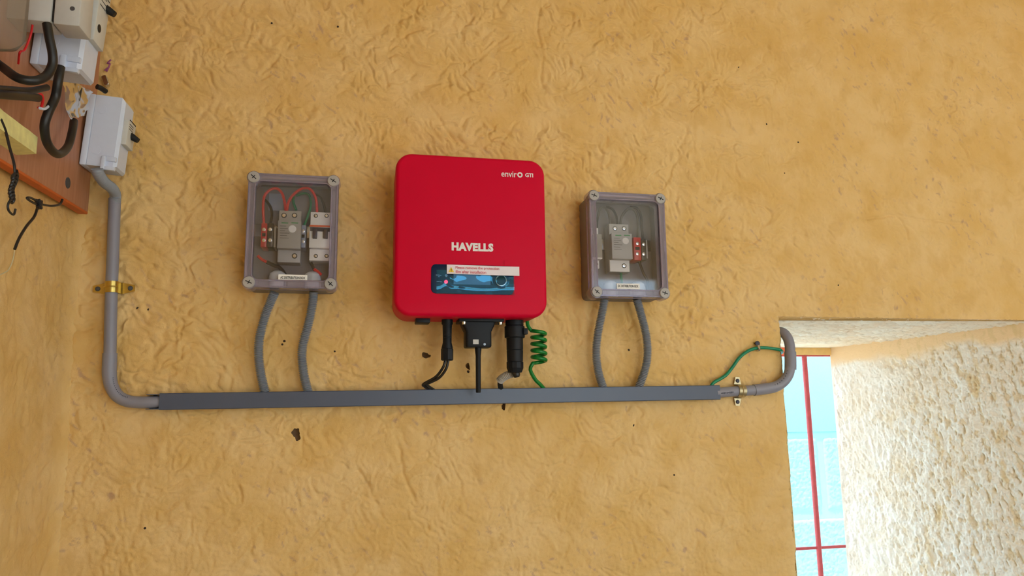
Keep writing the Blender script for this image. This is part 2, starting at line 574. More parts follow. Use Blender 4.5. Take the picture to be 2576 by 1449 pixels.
# smoother lines of the block joints
rough *= 1 - 0.75 * np.exp(-((rz - 0.725 - 0.02 * perlin(GX * 3, GX * 0, 31)) / 0.022) ** 2)
rough *= 1 - 0.7 * np.exp(-((rz - 0.12) / 0.02) ** 2) * sstep(-0.6, 1.2, GX)
rough *= 1 - 0.6 * np.exp(-((GX - 0.415) / 0.02) ** 2) * sstep(0.72, 0.8, rz)
rough = np.clip(rough, 0.12, 1.15)
fine = 0.8 + 0.6 * sstep(0.0, -0.25, rz)
Hh = plaster(GX, GZ, rough, 0, fine)
Hh -= Hh.mean()
groove = np.zeros_like(Hh)
# the cracks and trowel ridges one can follow on this wall (measured on the photograph)
CRACKS = [[(1621, 28), (1640, 50), (1662, 78)], [(1684, 290), (1731, 320), (1715, 359), (1692, 425), (1676, 469)], [(1886, 511), (1924, 519), (1944, 544), (1913, 574), (1908, 605), (1831, 607)],
          [(1676, 574), (1742, 580), (1786, 596), (1831, 604)], [(2261, 544), (2283, 574), (2289, 605)], [(2184, 548), (2261, 541), (2330, 552), (2420, 560)], [(2355, 221), (2377, 271)], [(2416, 353), (2440, 392), (2471, 442)],
          [(1299, 306), (1267, 351), (1257, 373), (1267, 396)], [(1357, 19), (1353, 78), (1366, 134), (1363, 186), (1366, 217)], [(975, 208), (1009, 205), (1046, 183)], [(1068, 210), (1100, 209), (1139, 211)],
          [(1158, 186), (1211, 143), (1273, 90)], [(1012, 93), (1046, 71), (1086, 75)], [(1130, 82), (1158, 75), (1189, 40)], [(1086, 267), (1117, 317), (1148, 363), (1186, 377)], [(1434, 68), (1456, 47), (1487, 47)],
          [(343, 177), (349, 168), (399, 169), (424, 174)], [(570, 130), (610, 121), (697, 129), (694, 146), (657, 183)], [(635, 313), (660, 310), (650, 336), (691, 370)], [(460, 205), (480, 222), (530, 240)],
          [(912, 77), (940, 80), (972, 74)], [(560, 630), (600, 640), (612, 662)], [(860, 520), (890, 560), (930, 590)], [(1450, 512), (1480, 530)], [(1060, 1060), (1180, 1075), (1290, 1085)], [(900, 1180), (930, 1230), (960, 1300)], [(1000, 1120), (1020, 1200), (1045, 1260)]]
for line in CRACKS:
    P2 = spline([at(px, py, 0) for px, py in line], 5)
    dep = random.uniform(0.0028, 0.0048)
    for k in range(len(P2) - 1):
        (x0, _, z0), (x1, _, z1) = P2[k], P2[k + 1]
        i0 = max(0, int((min(x0, x1) - 0.02 - xs[0]) / STEP)); i1 = int((max(x0, x1) + 0.02 - xs[0]) / STEP) + 1
        j0 = max(0, int((min(z0, z1) - 0.02 - zs[0]) / STEP)); j1 = int((max(z0, z1) + 0.02 - zs[0]) / STEP) + 1
        sx_, sz_ = GX[i0:i1, j0:j1], GZ[i0:i1, j0:j1]
        sx_ = sx_ + 0.004 * perlin(sx_ * 40, sz_ * 40, 52); sz_ = sz_ + 0.004 * perlin(sx_ * 40, sz_ * 40, 53)
        tt = np.clip(((sx_ - x0) * (x1 - x0) + (sz_ - z0) * (z1 - z0)) / ((x1 - x0) ** 2 + (z1 - z0) ** 2 + 1e-12), 0, 1)
        dd = np.hypot(sx_ - x0 - tt * (x1 - x0), sz_ - z0 - tt * (z1 - z0))
        groove[i0:i1, j0:j1] = np.maximum(groove[i0:i1, j0:j1], dep * np.exp(-(dd / 0.0042) ** 2))
Hh -= groove
# keep the plaster calm right behind the fittings
# (relief never stands prouder than a few millimetres)
Hh = np.clip(Hh, -0.013, 0.011) - 0.004
# window corner: the arris is worn and uneven
ex = 0.0030 * (1 + perlin(GZ * 9, GZ * 0 + 7, 40)) + 0.0040 * (1 + perlin(GZ * 22, GZ * 0 + 3, 41)) + 0.0018 * (1 + perlin(GZ * 80, GZ * 0 + 9, 42))
ez = 0.0016 * (1 + perlin(GX * 24, GX * 0 + 5, 43)) + 0.0026 * (1 + perlin(GX * 75, GX * 0 + 1, 44))
below = GZ < LINTEL_Z - 0.001
PX = np.where(below & (GX > JAMB_X - 0.02), np.minimum(GX, JAMB_X + 0.001) + ex * sstep(JAMB_X - 0.02, JAMB_X, GX), GX)
over = (GX > JAMB_X) & (GZ < LINTEL_Z)
PZ = np.where(over, LINTEL_Z - ez, GZ)
edge_r = np.exp(-((GX - JAMB_X) / 0.008) ** 2) * (GZ < LINTEL_Z) + 0.3 * np.exp(-((GZ - LINTEL_Z) / 0.008) ** 2) * (GX > JAMB_X)
PY = -Hh + 0.006 * np.clip(edge_r, 0, 1)
last_x = below & (GX > JAMB_X - STEP * 0.5)
PY = np.where(last_x, 0.03, PY)
Vw = np.stack([PX, PY, PZ], -1).reshape(-1, 3)
cx = (GX[:-1, :-1] + GX[1:, 1:]) / 2; cz = (GZ[:-1, :-1] + GZ[1:, 1:]) / 2
keep = ~((cx > JAMB_X) & (cz < LINTEL_Z - STEP))
# chipped holes through the plaster skin (centre px, half size px)
CHIPS = [(1072, 894, 12, 6), (1178, 922, 5, 9), (745, 1092, 10, 13), (1268, 1023, 6, 8)]
chip_geo = []
V3 = Vw.reshape(len(xs), len(zs), 3)
for (px, py, hw, hh) in CHIPS:
    p = at(px, py, 0); s = 1.7 / 1860
    a, bz = hw * s, hh * s
    th = np.arctan2((GZ - p[2]) / bz, (GX - p[0]) / a)
    rad_e = 1 + 0.22 * np.sin(2 * th + px) + 0.16 * np.sin(3 * th + py) + 0.10 * np.sin(7 * th)      # ragged outline
    e = np.hypot((GX - p[0]) / a, (GZ - p[2]) / bz) / rad_e
    inside = e < 1
    keep &= ~(inside[:-1, :-1] & inside[1:, :-1] & inside[:-1, 1:] & inside[1:, 1:])
    ii, jj = np.nonzero(inside & (e > 0.02))
    f_ = 1 / e[ii, jj]
    V3[ii, jj, 0] = p[0] + (GX[ii, jj] - p[0]) * f_; V3[ii, jj, 2] = p[2] + (GZ[ii, jj] - p[2]) * f_
    chip_geo.append((p, a, bz))
wall = grid_object('wall_back', Vw, grid_faces(len(xs), len(zs), keep), 'wall_paint', paint=paint_masks(GX, GZ, 100, 0.7))
tag(wall, 'ochre yellow hand-plastered wall behind all the electrical fittings', 'wall', kind='structure')
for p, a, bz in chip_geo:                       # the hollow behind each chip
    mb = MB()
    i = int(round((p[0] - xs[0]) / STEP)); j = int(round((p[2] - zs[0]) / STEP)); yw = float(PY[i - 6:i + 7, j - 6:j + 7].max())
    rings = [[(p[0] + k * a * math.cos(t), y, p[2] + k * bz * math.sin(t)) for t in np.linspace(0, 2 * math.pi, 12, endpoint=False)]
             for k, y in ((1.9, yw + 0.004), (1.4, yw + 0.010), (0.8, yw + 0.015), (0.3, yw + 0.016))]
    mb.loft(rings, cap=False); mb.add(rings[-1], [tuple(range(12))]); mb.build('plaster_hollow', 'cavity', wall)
for px, py, r in [(1584, 880, 3.2), (1594, 1069, 4.2), (850, 65, 2.6), (1860, 166, 3.0), (2010, 357, 2.8), (1930, 311, 4.0), (1697, 1195, 2.5), (364, 1329, 2.6),
                  (2113, 716, 2.6), (683, 56, 2.4), (1178, 935, 3.5), (345, 775, 3), (372, 778, 2.6), (1975, 435, 2.0), (842, 883, 2.4), (715, 858, 3), (710, 866, 2.5)]:
    p = at(px, py, 0); r = r * 1.75 / 1860
    i = int(round((p[0] - xs[0]) / STEP)); j = int(round((p[2] - zs[0]) / STEP))
    y0 = -Hh[i, j]
    mb = MB(); mb.lathe((p[0], y0 + 0.001, p[2]), (0, -1, 0), [(0, r * 1.1), (0.0012, r), (0.0016, r * 0.5)], 8)
    mb.build('pit_shade_disc', 'pit_shade', wall)  # raised dark discs; the shade of small holes is put into their colour

# the rest of the back wall, out of sight
mb = MB(); mb.box((LEFT_X, 0.004, 0), (JAMB_X, 0.02, FLOOR - 0.5)); mb.build('lower_wall', 'wall_plain', wall, False)
mb = MB(); mb.box((JAMB_X, 0.004, 0), (RIGHT_X, 0.02, 0.72)); mb.build('lower_wall', 'wall_plain', wall, False)
mb = MB(); mb.box((2.1, 0.0, 0.7), (RIGHT_X, 0.02, CEIL)); mb.build('lower_wall', 'wall_plain', wall, False)

# --- left wall
ys = np.arange(-0.75, 0.012, 0.0045); zl = np.arange(FLOOR - 0.5, FLOOR + 1.345, 0.0045)
GY, GZ2 = np.meshgrid(ys, zl, indexing='ij')
hl = plaster(GY + 7.3, GZ2, 0.5, 3, 1.0); hl = np.clip(hl - hl.mean(), -0.007, 0.007)
cor = np.exp(GY / 0.02)                          # the corner is rounded by the plasterer
Vl = np.stack([LEFT_X + hl + 0.012 * cor, GY, GZ2], -1).reshape(-1, 3)
wl = grid_object('wall_left', Vl, grid_faces(len(ys), len(zl)), 'wall_paint', paint=paint_masks(GY + 5, GZ2, 120, 0.4))
tag(wl, 'ochre side wall meeting the plastered wall in a soft corner', 'wall', kind='structure')
mb = MB(); mb.box((LEFT_X - 0.02, ROOM_Y, 0), (LEFT_X, -0.75, CEIL)); mb.box((LEFT_X - 0.02, -0.75, 0), (LEFT_X - 0.009, 0, FLOOR - 0.5))
mb.build('plain_stretch', 'wall_plain', wl, False)

# --- room shell behind the photographer
mb = MB(); mb.box((LEFT_X - 0.1, ROOM_Y - 0.1, -0.05), (RIGHT_X + 0.1, 0.05, 0)); fl = mb.build('floor', 'floor_cement', None, False); tag(fl, 'plain grey cement floor of the room', 'floor', kind='structure')
mb = MB(); mb.box((LEFT_X - 0.1, ROOM_Y - 0.1, CEIL), (RIGHT_X + 0.1, 0.66, CEIL + 0.1)); ce = mb.build('ceiling', 'ceiling_paint', None, False); tag(ce, 'whitewashed ceiling slab above the room', 'ceiling', kind='structure')
mb = MB()
mb.box((RIGHT_X, ROOM_Y, 0), (RIGHT_X + 0.05, ADDED_OPENING[0], CEIL)); mb.box((RIGHT_X, ADDED_OPENING[1], 0), (RIGHT_X + 0.05, 0, CEIL))
mb.box((RIGHT_X, ADDED_OPENING[0], 0), (RIGHT_X + 0.05, ADDED_OPENING[1], ADDED_OPENING[2])); mb.box((RIGHT_X, ADDED_OPENING[0], ADDED_OPENING[3]), (RIGHT_X + 0.05, ADDED_OPENING[1], CEIL))
wr = mb.build('wall_right', 'rear_paint', None, False); tag(wr, 'plain painted side wall far beyond the window', 'wall', kind='structure')
mb = MB()
mb.box((LEFT_X, ROOM_Y - 0.05, 0), (DOOR[0], ROOM_Y, CEIL)); mb.box((DOOR[1], ROOM_Y - 0.05, 0), (RIGHT_X, ROOM_Y, CEIL)); mb.box((DOOR[0], ROOM_Y - 0.05, DOOR[2]), (DOOR[1], ROOM_Y, CEIL))
wb = mb.build('wall_rear', 'rear_paint', None, False); tag(wb, 'painted wall with the open doorway facing the inverter', 'wall', kind='structure')
mb = MB(); mb.box((-30, -40, -0.3), (30, 30, -0.1)); gd = mb.build('ground', 'ground', None, False); tag(gd, 'dusty pale ground outside the building', 'ground', kind='structure')

# --- the window: thick splayed reveals
WIN_Y = 0.60
FAR_Z = at(2030, 876, WIN_Y)[2]
FAR_X = at(2088, 890, WIN_Y)[0]
NEAR_X = 1.86
nv = 190
NU, NW = 330, 520
u = np.linspace(0, 1, NU); w = np.linspace(0, 1, NW)
U, Wv = np.meshgrid(u, w, indexing='ij')
# right reveal: u from far edge to near edge, w up
x = FAR_X + (NEAR_X - FAR_X) * U; y = WIN_Y * (1 - U) - 0.01 * U
top = FAR_Z + (LINTEL_Z - FAR_Z) * U + 0.01
z = 0.72 + (top - 0.72) * Wv
ln = math.hypot(NEAR_X - FAR_X, WIN_Y)
nx, ny = -WIN_Y / ln, -(NEAR_X - FAR_X) / ln
dz_ = top - 0.01 - z                                # distance below the lintel
bw_ = 0.055 + 0.03 * fbm(U * ln, z, 6, 141, 3)
calm = sstep(bw_ - 0.02, bw_ + 0.02, dz_)
A_ = U * ln
pit = fbm(A_ * 1.3 + 0.3 * z, z * 0.8, 30, 131, 4)
fleck = fbm(A_ * 1.5 + 0.25 * z, z * 0.62, 44, 133, 3)
h = calm * (0.0050 * -np.abs(pit) - 0.0036 * sstep(0.15, 0.6, fleck) + 0.003 * fbm(A_, z * 0.7, 14, 136, 3) + 0.0034 * fbm(A_, z * 0.8, 70, 139, 3)) * (0.6 + 0.4 * sstep(0.1, 0.5, U)) + 0.005 * perlin(A_ * 3, z * 3, 145)
h = np.clip(h, -0.014, 0.012) * sstep(0, 0.02, U)
Vr = np.stack([x + nx * h, y + ny * h, z], -1).reshape(-1, 3)
pm_ = (0.5 + 0.8 * fbm(A_, z, 9, 151, 4), np.maximum(0.75 * sstep(0.35, 0.9, fbm(A_ * 1.3, z * 0.5, 13, 155, 4)), 0.55 * sstep(0.12, 0.55, fleck)) * sstep(0.08, 0.5, U + 0.2 * perlin(A_ * 6, z * 6, 158)), 0.9 * (1 - calm))
wj = grid_object('wall_reveal', Vr, grid_faces(NU, NW), 'reveal_paint', paint=pm_)
tag(wj, 'thick cream-white rough window reveal with yellow stains', 'wall', kind='structure')
# lintel underside
u = np.linspace(0, 1, 260); w = np.linspace(0, 1, 200)
U, Wv = np.meshgrid(u, w, indexing='ij')
xl0 = JAMB_X - 0.01; xr = NEAR_X + 0.02
x = xl0 + (xr - xl0) * U; y = 0.004 + (WIN_Y - 0.004) * Wv
z = LINTEL_Z + (FAR_Z - LINTEL_Z) * Wv
h = -0.011 * np.abs(fbm(x * 0.8 + 11, y * 1.3, 18, 161, 4)) + 0.002 * fbm(x, y, 70, 165, 2) + 0.004
h = np.clip(h, -0.012, 0.012) * sstep(1, 0.94, Wv) * (1 - 0.75 * sstep(0.72, 0.9, Wv))
Vn = np.stack([x, y, z - h * sstep(0, 0.04, Wv) + 0.001], -1).reshape(-1, 3)
pn_ = (0.5 + 0.8 * fbm(x, y, 9, 171, 3), 0.5 * sstep(0.3, 0.8, fbm(x, y * 2, 30, 175, 3)), 0.35 * sstep(0.3, 0.75, U) * sstep(0.3, 0.8, Wv))
wn = grid_object('trim_1', Vn, grid_faces(260, 200), 'lintel_paint', paint=pn_)
tag(wn, 'whitewashed rough underside of the window lintel', 'lintel', kind='structure')
# left jamb and sill (turned away from the camera)
mb = MB(); mb.box((JAMB_X - 0.05, 0.02, 0.72), (JAMB_X, WIN_Y, LINTEL_Z)); lj = mb.build('trim_2', 'lintel_plain', None, False); tag(lj, 'whitewashed window jamb where the conduit enters', 'jamb', kind='structure')
mb = MB(); mb.box((JAMB_X - 0.05, 0.0, 0.66), (NEAR_X + 0.1, WIN_Y + 0.04, 0.72)); sl = mb.build('trim_3', 'lintel_plain', None, False); tag(sl, 'low window sill below the red bars', 'sill', kind='structure')
# outside face of the building around the window
mb = MB(); mb.box((-3, WIN_Y, -0.1), (JAMB_X, WIN_Y + 0.05, CEIL)); mb.box((FAR_X + 0.06, WIN_Y + 0.001, -0.1), (5, WIN_Y + 0.05, CEIL)); mb.box((JAMB_X, WIN_Y + 0.03, FAR_Z), (FAR_X + 0.01, WIN_Y + 0.05, CEIL)); mb.box((JAMB_X, WIN_Y + 0.01, -0.1), (FAR_X + 0.01, WIN_Y + 0.05, 0.70))
xo = mb.build('wall_outside', 'lintel_plain', None, False); tag(xo, 'outer face of the building around the barred window', 'wall', kind='structure')

# window frame head and red grille
FZ1 = at(2030, 893, WIN_Y)[2]
win = thing('window_1', (FAR_X - 0.2, WIN_Y, FZ1), 'barred window opening under a yellow frame head', 'window'); win['kind'] = 'structure'
mb = MB(); mb.box((JAMB_X, WIN_Y - 0.004, FZ1), (FAR_X + 0.012, WIN_Y + 0.03, FAR_Z + 0.012), 0.002); mb.build('frame_head', 'frame_yellow', win)
xo0, xo1 = at(1930, 884, WIN_Y)[0], at(1979, 884, WIN_Y)[0]
mb = MB(); mb.box((xo0, WIN_Y - 0.006, FZ1 - 0.001), (xo1, WIN_Y, FAR_Z + 0.002), 0.001); mb.build('orange_patch', 'frame_orange', win)
gr = thing('window_grille', at(2065, 1449, WIN_Y + 0.012), 'red oxide painted iron grille outside the window', 'grille')
b0 = at(2023, 893, WIN_Y + 0.012); b1 = at(2065, 1449, WIN_Y + 0.012)
bx = (b0[0] + b1[0]) / 2
mb = MB(); mb.tube([(bx, WIN_Y + 0.012, 0.70), (bx, WIN_Y + 0.012, FZ1 + 0.01)], 0.0085, 12, 20); mb.build('vertical_bar', 'red_oxide', gr)
hz = at(2065, 1377, WIN_Y + 0.016)[2]
mb = MB(); mb.box((JAMB_X - 0.01, WIN_Y + 0.010, hz - 0.0045), (FAR_X + 0.01, WIN_Y + 0.016, hz + 0.0045), 0.001); mb.build('horizontal_bar', 'red_oxide', gr)
mb = MB(); mb.box((JAMB_X, WIN_Y + 0.004, FZ1 - 0.004), (FAR_X + 0.012, WIN_Y + 0.028, FZ1 + 0.0), 0.001); mb.build('top_bar', 'red_oxide', gr)

# neighbouring blue wall across the gap
BL_Y = 2.7
bz = at(2040, 1086, BL_Y)[2]
blue = thing('wall_neighbour', (2.2, BL_Y, 0), 'pale blue neighbouring block wall seen through the barred window', 'wall'); blue['kind'] = 'structure'
mb = MB(); mb.box((-1, BL_Y, -0.1), (6, BL_Y + 0.2, 3.3)); mb.build('wall_core', 'blue_paint', blue, False)
mb = MB(); mb.box((-1, BL_Y - 0.012, bz), (6, BL_Y + 0.01, bz + 0.9), 0.004); mb.build('smooth_band', 'blue_paint', blue)
jx = at(2076, 1290, BL_Y)[0]; jz = at(2076, 1290, BL_Y)[2]
bw, bh = 0.62, bz - 0.02 - jz
for r in range(3):
    for c in range(-2, 3):
        x0 = jx + c * bw + (0.018) + (0.31 if r % 2 else 0); z1 = bz - 0.02 - r * (bh + 0.02)
        if x0 > 4 or x0 + bw < 1.5: continue
        nu_, nv_ = 70, 60
        U, Wv = np.meshgrid(np.linspace(0, 1, nu_), np.linspace(0, 1, nv_), indexing='ij')
        X = x0 + U * (bw - 0.036); Z = z1 - bh + 0.012 + Wv * (bh - 0.024)
        e = np.minimum(np.minimum(U, 1 - U) * 30, np.minimum(Wv, 1 - Wv) * 25).clip(0, 1)
        Y = BL_Y + 0.003 - (0.008 + 0.006 * np.abs(perlin(X * 45, Z * 45, 61)) + 0.004 * perlin(X * 90, Z * 90, 62)) * e
        o = grid_object('block', np.stack([X, Y, Z], -1).reshape(-1, 3) - np.array([2.2, BL_Y, 0]), grid_faces(nu_, nv_), 'blue_paint', True, blue)


# ================================================================== RED INVERTER
def pxr(x0, y0, x1, y1, y):
    """pixel rectangle -> (xmin, xmax, zmin, zmax) on the plane y"""
    a = at(x0, (y0 + y1) / 2, y)[0]; b = at(x1, (y0 + y1) / 2, y)[0]
    c = at((x0 + x1) / 2, y1, y)[2]; d = at((x0 + x1) / 2, y0, y)[2]
    return a, b, c, d


IY = -0.141
ICX, ICZ, IW, IH = 0.2355, FLOOR + 0.379, 0.334, 0.360
inv = thing('solar_inverter', (ICX, 0, ICZ - IH / 2), 'red wall-mounted solar inverter with a small display and rounded corners', 'inverter')
mb = MB(); mb.rprism(ICX, ICZ, IW, IH, 0.036, [(-0.022, 0.006), (-0.030, 0.0015), (-0.10, 0.0006), (-0.128, 0.0), (-0.1345, 0.0008), (-0.1385, 0.003), (-0.1405, 0.006), (IY, 0.009)], 10)
mb.build('housing', 'red_shell', inv, 50)
mb = MB(); mb.box((ICX - 0.13, -0.024, ICZ - 0.15), (ICX + 0.13, 0.004, ICZ + 0.15), 0.003); mb.build('back_plate', 'dark_grey', inv)
a, b, c, d = pxr(1136, 611, 1241, 632, IY); lettering('maker_lettering', 'HAVELLS', a, b, c, d, IY - 0.0006, 'logo_white', inv, 0.06, 1.08)
a, b, c, d = pxr(1261, 431, 1300, 445.5, IY); lettering('model_lettering', 'envir', a, b, c, d, IY - 0.0006, 'logo_white', inv, 0.012)
p = at(1308, 440, IY)
mb = MB(); n = 24
mb.ring([(p[0] + 0.0062 * math.cos(2 * math.pi * k / n), p[2] + 0.0062 * math.sin(2 * math.pi * k / n)) for k in range(n)], [(p[0] + 0.0031 * math.cos(2 * math.pi * k / n), p[2] + 0.0031 * math.sin(2 * math.pi * k / n)) for k in range(n)], IY + 0.0002, IY - 0.0006)
mb.build('model_lettering', 'logo_white', inv, False)
a, b, c, d = pxr(1321, 436, 1341, 446, IY); lettering('model_lettering', 'GTI', a, b, c, d, IY - 0.0006, 'logo_white', inv, 0.03, 0.95)

# display window
a, b, c, d = pxr(1084.5, 667, 1292, 740, IY)
pan = MB(); pan.rprism((a + b) / 2, (c + d) / 2, b - a, d - c, 0.0105, [(IY + 0.003, 0), (IY - 0.0006, 0), (IY - 0.001, 0.0005)], 8)
panel = pan.build('display_panel', 'panel_navy', inv, 30)
PYF = IY - 0.001
a, b, c, d = pxr(1141, 688, 1234, 716, PYF); mb = MB(); mb.box((a, PYF - 0.0005, c), (b, PYF + 0.001, d), 0.0002); mb.build('screen', 'lcd', panel, False)
p = at(1122, 709, PYF); mb = MB(); mb.lathe((p[0], PYF + 0.0005, p[2]), (0, -1, 0), [(0, 0.0042), (0.0012, 0.0040), (0.002, 0.0028), (0.0023, 0.0008)], 16); mb.build('status_light', 'led_red', panel, True, 'small red glowing status light')
p = at(1122.5, 693, PYF); mb = MB(); mb.lathe((p[0], PYF + 0.0005, p[2]), (0, -1, 0), [(0, 0.0033), (0.001, 0.0031), (0.0017, 0.0018)], 16); mb.build('status_light', 'led_off', panel, True)
for px, py, ww in ((1101, 692, 4.5), (1108, 693, 2.5), (1104, 696, 2), (1102, 708, 4), (1109, 709, 2.5)):
    p = at(px, py, PYF); s = ww * 0.00082; mb = MB(); mb.box((p[0] - s, PYF - 0.0003, p[2] - 0.0008), (p[0] + s, PYF + 0.0004, p[2] + 0.0008)); mb.build('light_caption', 'led_off', panel, False)
p = at(1260, 706, PYF)
bt = MB(); bt.lathe((p[0], PYF + 0.001, p[2]), (0, -1, 0), [(0, 0.0132), (0.003, 0.0130), (0.004, 0.0122), (0.0042, 0.0112), (0.003, 0.0108)], 32); bt.build('button_ring', 'silver', panel, 30)
bt = MB(); bt.lathe((p[0], PYF + 0.001, p[2]), (0, -1, 0), [(0, 0.0106), (0.0036, 0.0106), (0.0042, 0.0098), (0.0043, 0.004)], 32); bt.build('push_button', 'panel_navy', panel, 30)
# peel-off sticker and the loose protective film
SY = IY - 0.0062
a, b, c, d = pxr(1124, 668, 1306, 691, SY)
mb = MB(); n = 30
V = []; F = []
for i in range(n + 1):
    t = i / n; xx = a + (b - a) * t
    sag = 0.0004 + 0.0022 * max(0, (t - 0.75) / 0.25) ** 2 + 0.0004 * math.sin(t * 17)
    for zz in (c, d):
        V += [(xx, SY - sag, zz - 0.0010 * t), (xx, SY - sag + 0.0003, zz - 0.0010 * t)]
for i in range(n):
    k = 4 * i; F += [(k, k + 4, k + 6, k + 2), (k + 1, k + 3, k + 7, k + 5), (k, k + 1, k + 5, k + 4), (k + 2, k + 6, k + 7, k + 3)]
F += [(0, 2, 3, 1), (4 * n, 4 * n + 1, 4 * n + 3, 4 * n + 2)]
mb.add(V, F); stk = mb.build('warning_sticker', 'sticker', inv, 30, 'white peel-off sticker with red print')
TYL = SY - 0.0015
a, b, c, d = pxr(1146, 671, 1256, 679.5, TYL); lettering('sticker_print', 'Please remove the protection', a, b, c, d, TYL, 'sticker_red', stk, 0.012)
a, b, c, d = pxr(1146, 680.5, 1223, 688, TYL); lettering('sticker_print', 'film after installation', a, b, c, d, TYL, 'sticker_red', stk, 0.012)
a, b, c, d = pxr(1128, 672, 1142.5, 684.5, TYL)
mb = MB(); mb.loft([[(a, y, c), (b, y, c), ((a + b) / 2, y, d)] for y in (TYL + 0.0003, TYL - 0.0001)]); mb.build('warning_triangle', 'warn_yellow', stk, False)
mb = MB(); mx_ = (a + b) / 2; mb.box((mx_ - 0.0006, TYL - 0.0004, c + (d - c) * 0.28), (mx_ + 0.0006, TYL - 0.0001, c + (d - c) * 0.68)); mb.box((mx_ - 0.0006, TYL - 0.0004, c + (d - c) * 0.10), (mx_ + 0.0006, TYL - 0.0001, c + (d - c) * 0.2)); mb.build('warning_mark', 'black', stk, False)
a, b, c, d = pxr(1098, 681, 1294, 741, IY - 0.003)
nu_, nv_ = 160, 60
U, Wv = np.meshgrid(np.linspace(0, 1, nu_), np.linspace(0, 1, nv_), indexing='ij')
X = a + (b - a) * U; Z = c + (d - c) * Wv
wr_ = 0.0006 * perlin(U * 3 + 2, Wv * 1.2, 71) + 0.00012 * perlin(U * 9, Wv * 3, 72)
crease = np.exp(-((Wv - 0.30 - 0.04 * np.sin(U * 8) - 0.14 * np.exp(-((U - 0.12) / 0.05) ** 2)) / 0.06) ** 2)
bubble = np.exp(-(((U - 0.28) / 0.10) ** 2 + ((Wv - 0.80) / 0.14) ** 2)) + np.exp(-(((U - 0.60) / 0.08) ** 2 + ((Wv - 0.82) / 0.12) ** 2))
but = np.exp(-((np.hypot((X - p[0]), (Z - p[2])) - 0.0145) / 0.002) ** 2)
bump_ = sstep(0.0185, 0.0125, np.hypot(X - p[0], Z - p[2]))
Y = IY - 0.0044 + 0.0019 * Wv - wr_ - 0.0010 * crease - 0.0009 * bubble - 0.0026 * bump_
W_ = np.array(ROOT_M[inv].inverted())
grid_object('protective_film', np.stack([X, Y, Z], -1).reshape(-1, 3) + W_[:3, 3], grid_faces(nu_, nv_), 'film', True, inv)
a, b, c, d = pxr(1268, 655, 1282, 671, IY); mb = MB(); mb.box((a, IY - 0.0008, c), (b, IY + 0.001, d), 0.0003); mb.build('film_tab', 'red_shell', inv, False)

# underside cap
IB = ICZ - IH / 2
p = at(1062, 806, -0.075); mb = MB(); mb.box((p[0] - 0.0155, -0.10, IB - 0.009), (p[0] + 0.0155, -0.06, IB + 0.004), 0.002); mb.build('blanking_cap', 'black_plastic', inv)

# ---- connectors hanging from the inverter
CY = -0.078


def zpx(px, py, y): return at(px, py, y)[2]


dcx = at(1125, 850, CY)[0]
con = thing('solar_connector', (dcx, CY, zpx(1125, 908, CY)), 'slim black plug with two thin wires under the inverter', 'connector')
s = 1.64 / 1860
zs_ = lambda py: IB + 0.003 - zpx(1125, py, CY)
mb = MB(); mb.lathe((dcx, CY, IB + 0.003), (0, 0, -1), [(0, 0.0125), (zs_(815), 0.0125), (zs_(818), 0.0105), (zs_(850), 0.0098), (zs_(862), 0.0098), (zs_(876), 0.0128), (zs_(878), 0.0120)], 20); mb.build('plug_body', 'black_plastic', con)
for k in range(3):
    mb = MB(); mb.box((dcx - 0.007, CY - 0.0108, zpx(1125, 842 + k * 4, CY) - 0.0007), (dcx + 0.007, CY - 0.006, zpx(1125, 842 + k * 4, CY) + 0.0007), 0.0004); mb.build('grip_rib', 'black_plastic', con)
mb = MB(); mb.lathe((dcx, CY, zpx(1125, 877, CY)), (0, 0, -1), [(0, 0.0126), (0.001, 0.0136), (0.024, 0.0136), (0.0265, 0.0115)], 8); mb.build('clamp_nut', 'black_plastic', con, 20)
mb = MB(); mb.tube(path([(1121, 905), (1114, 925), (1096, 948), (1066, 966), (1068, 972), (1082, 981)], [CY, CY, -.06, -.045, -.035, -.02]), 0.0031, 10); mb.build('wire', 'black_cable', con)
mb = MB(); mb.tube(path([(1128, 905), (1122, 928), (1105, 950), (1080, 963), (1072, 967), (1092, 981)], [CY, CY, -.065, -.05, -.042, -.024]), 0.0031, 10); mb.build('wire', 'black_cable', con)

dgx = at(1204, 840, CY)[0]
don = thing('monitoring_dongle', (dgx, CY, zpx(1204, 873, CY)), 'black plug-in data logger with a stubby antenna under the inverter', 'dongle')
a, b, c, d = pxr(1155, 803, 1268, 811, CY - 0.03)
mb = MB(); mb.box((a, CY - 0.03, IB - 0.006), (b, CY + 0.03, IB + 0.003), 0.0015); mb.build('flange', 'black_plastic', don)
a, b, c, d = pxr(1172, 811, 1237, 873, CY - 0.02)
zt = IB - 0.006; z2 = zpx(1204, 838, CY - 0.02); zb = c
cxm, hw = (a + b) / 2, (b - a) / 2
mb = MB(); mb.loft([rrx for rrx in [[(cxm + x_ * k, CY + y_ * k2, zz) for x_, y_ in rr(2 * hw, 0.042, 0.006, 4)] for k, k2, zz in ((1.32, 1.05, zt), (1.25, 1.05, zt - 0.006), (1.0, 1.0, z2 + 0.004), (1.0, 1.0, z2 - 0.002), (1.0, 1.0, zb + 0.003), (0.95, 0.92, zb))]])
mb.build('body', 'black_plastic', don, 35)
a, b, c, d = pxr(1190, 854, 1204, 866, CY - 0.021)
mb = MB(); mb.box((a, CY - 0.0215, c), (b, CY - 0.0195, d)); mb.build('sticker', 'encl_grey', don, False, 'small pale sticker on the black body')
p = at(1219, 866, CY - 0.021); mb = MB(); mb.lathe((p[0], CY - 0.0195, p[2]), (0, -1, 0), [(0, 0.003), (0.0018, 0.0028), (0.002, 0.001)], 12); mb.build('indicator', 'led_off', don)
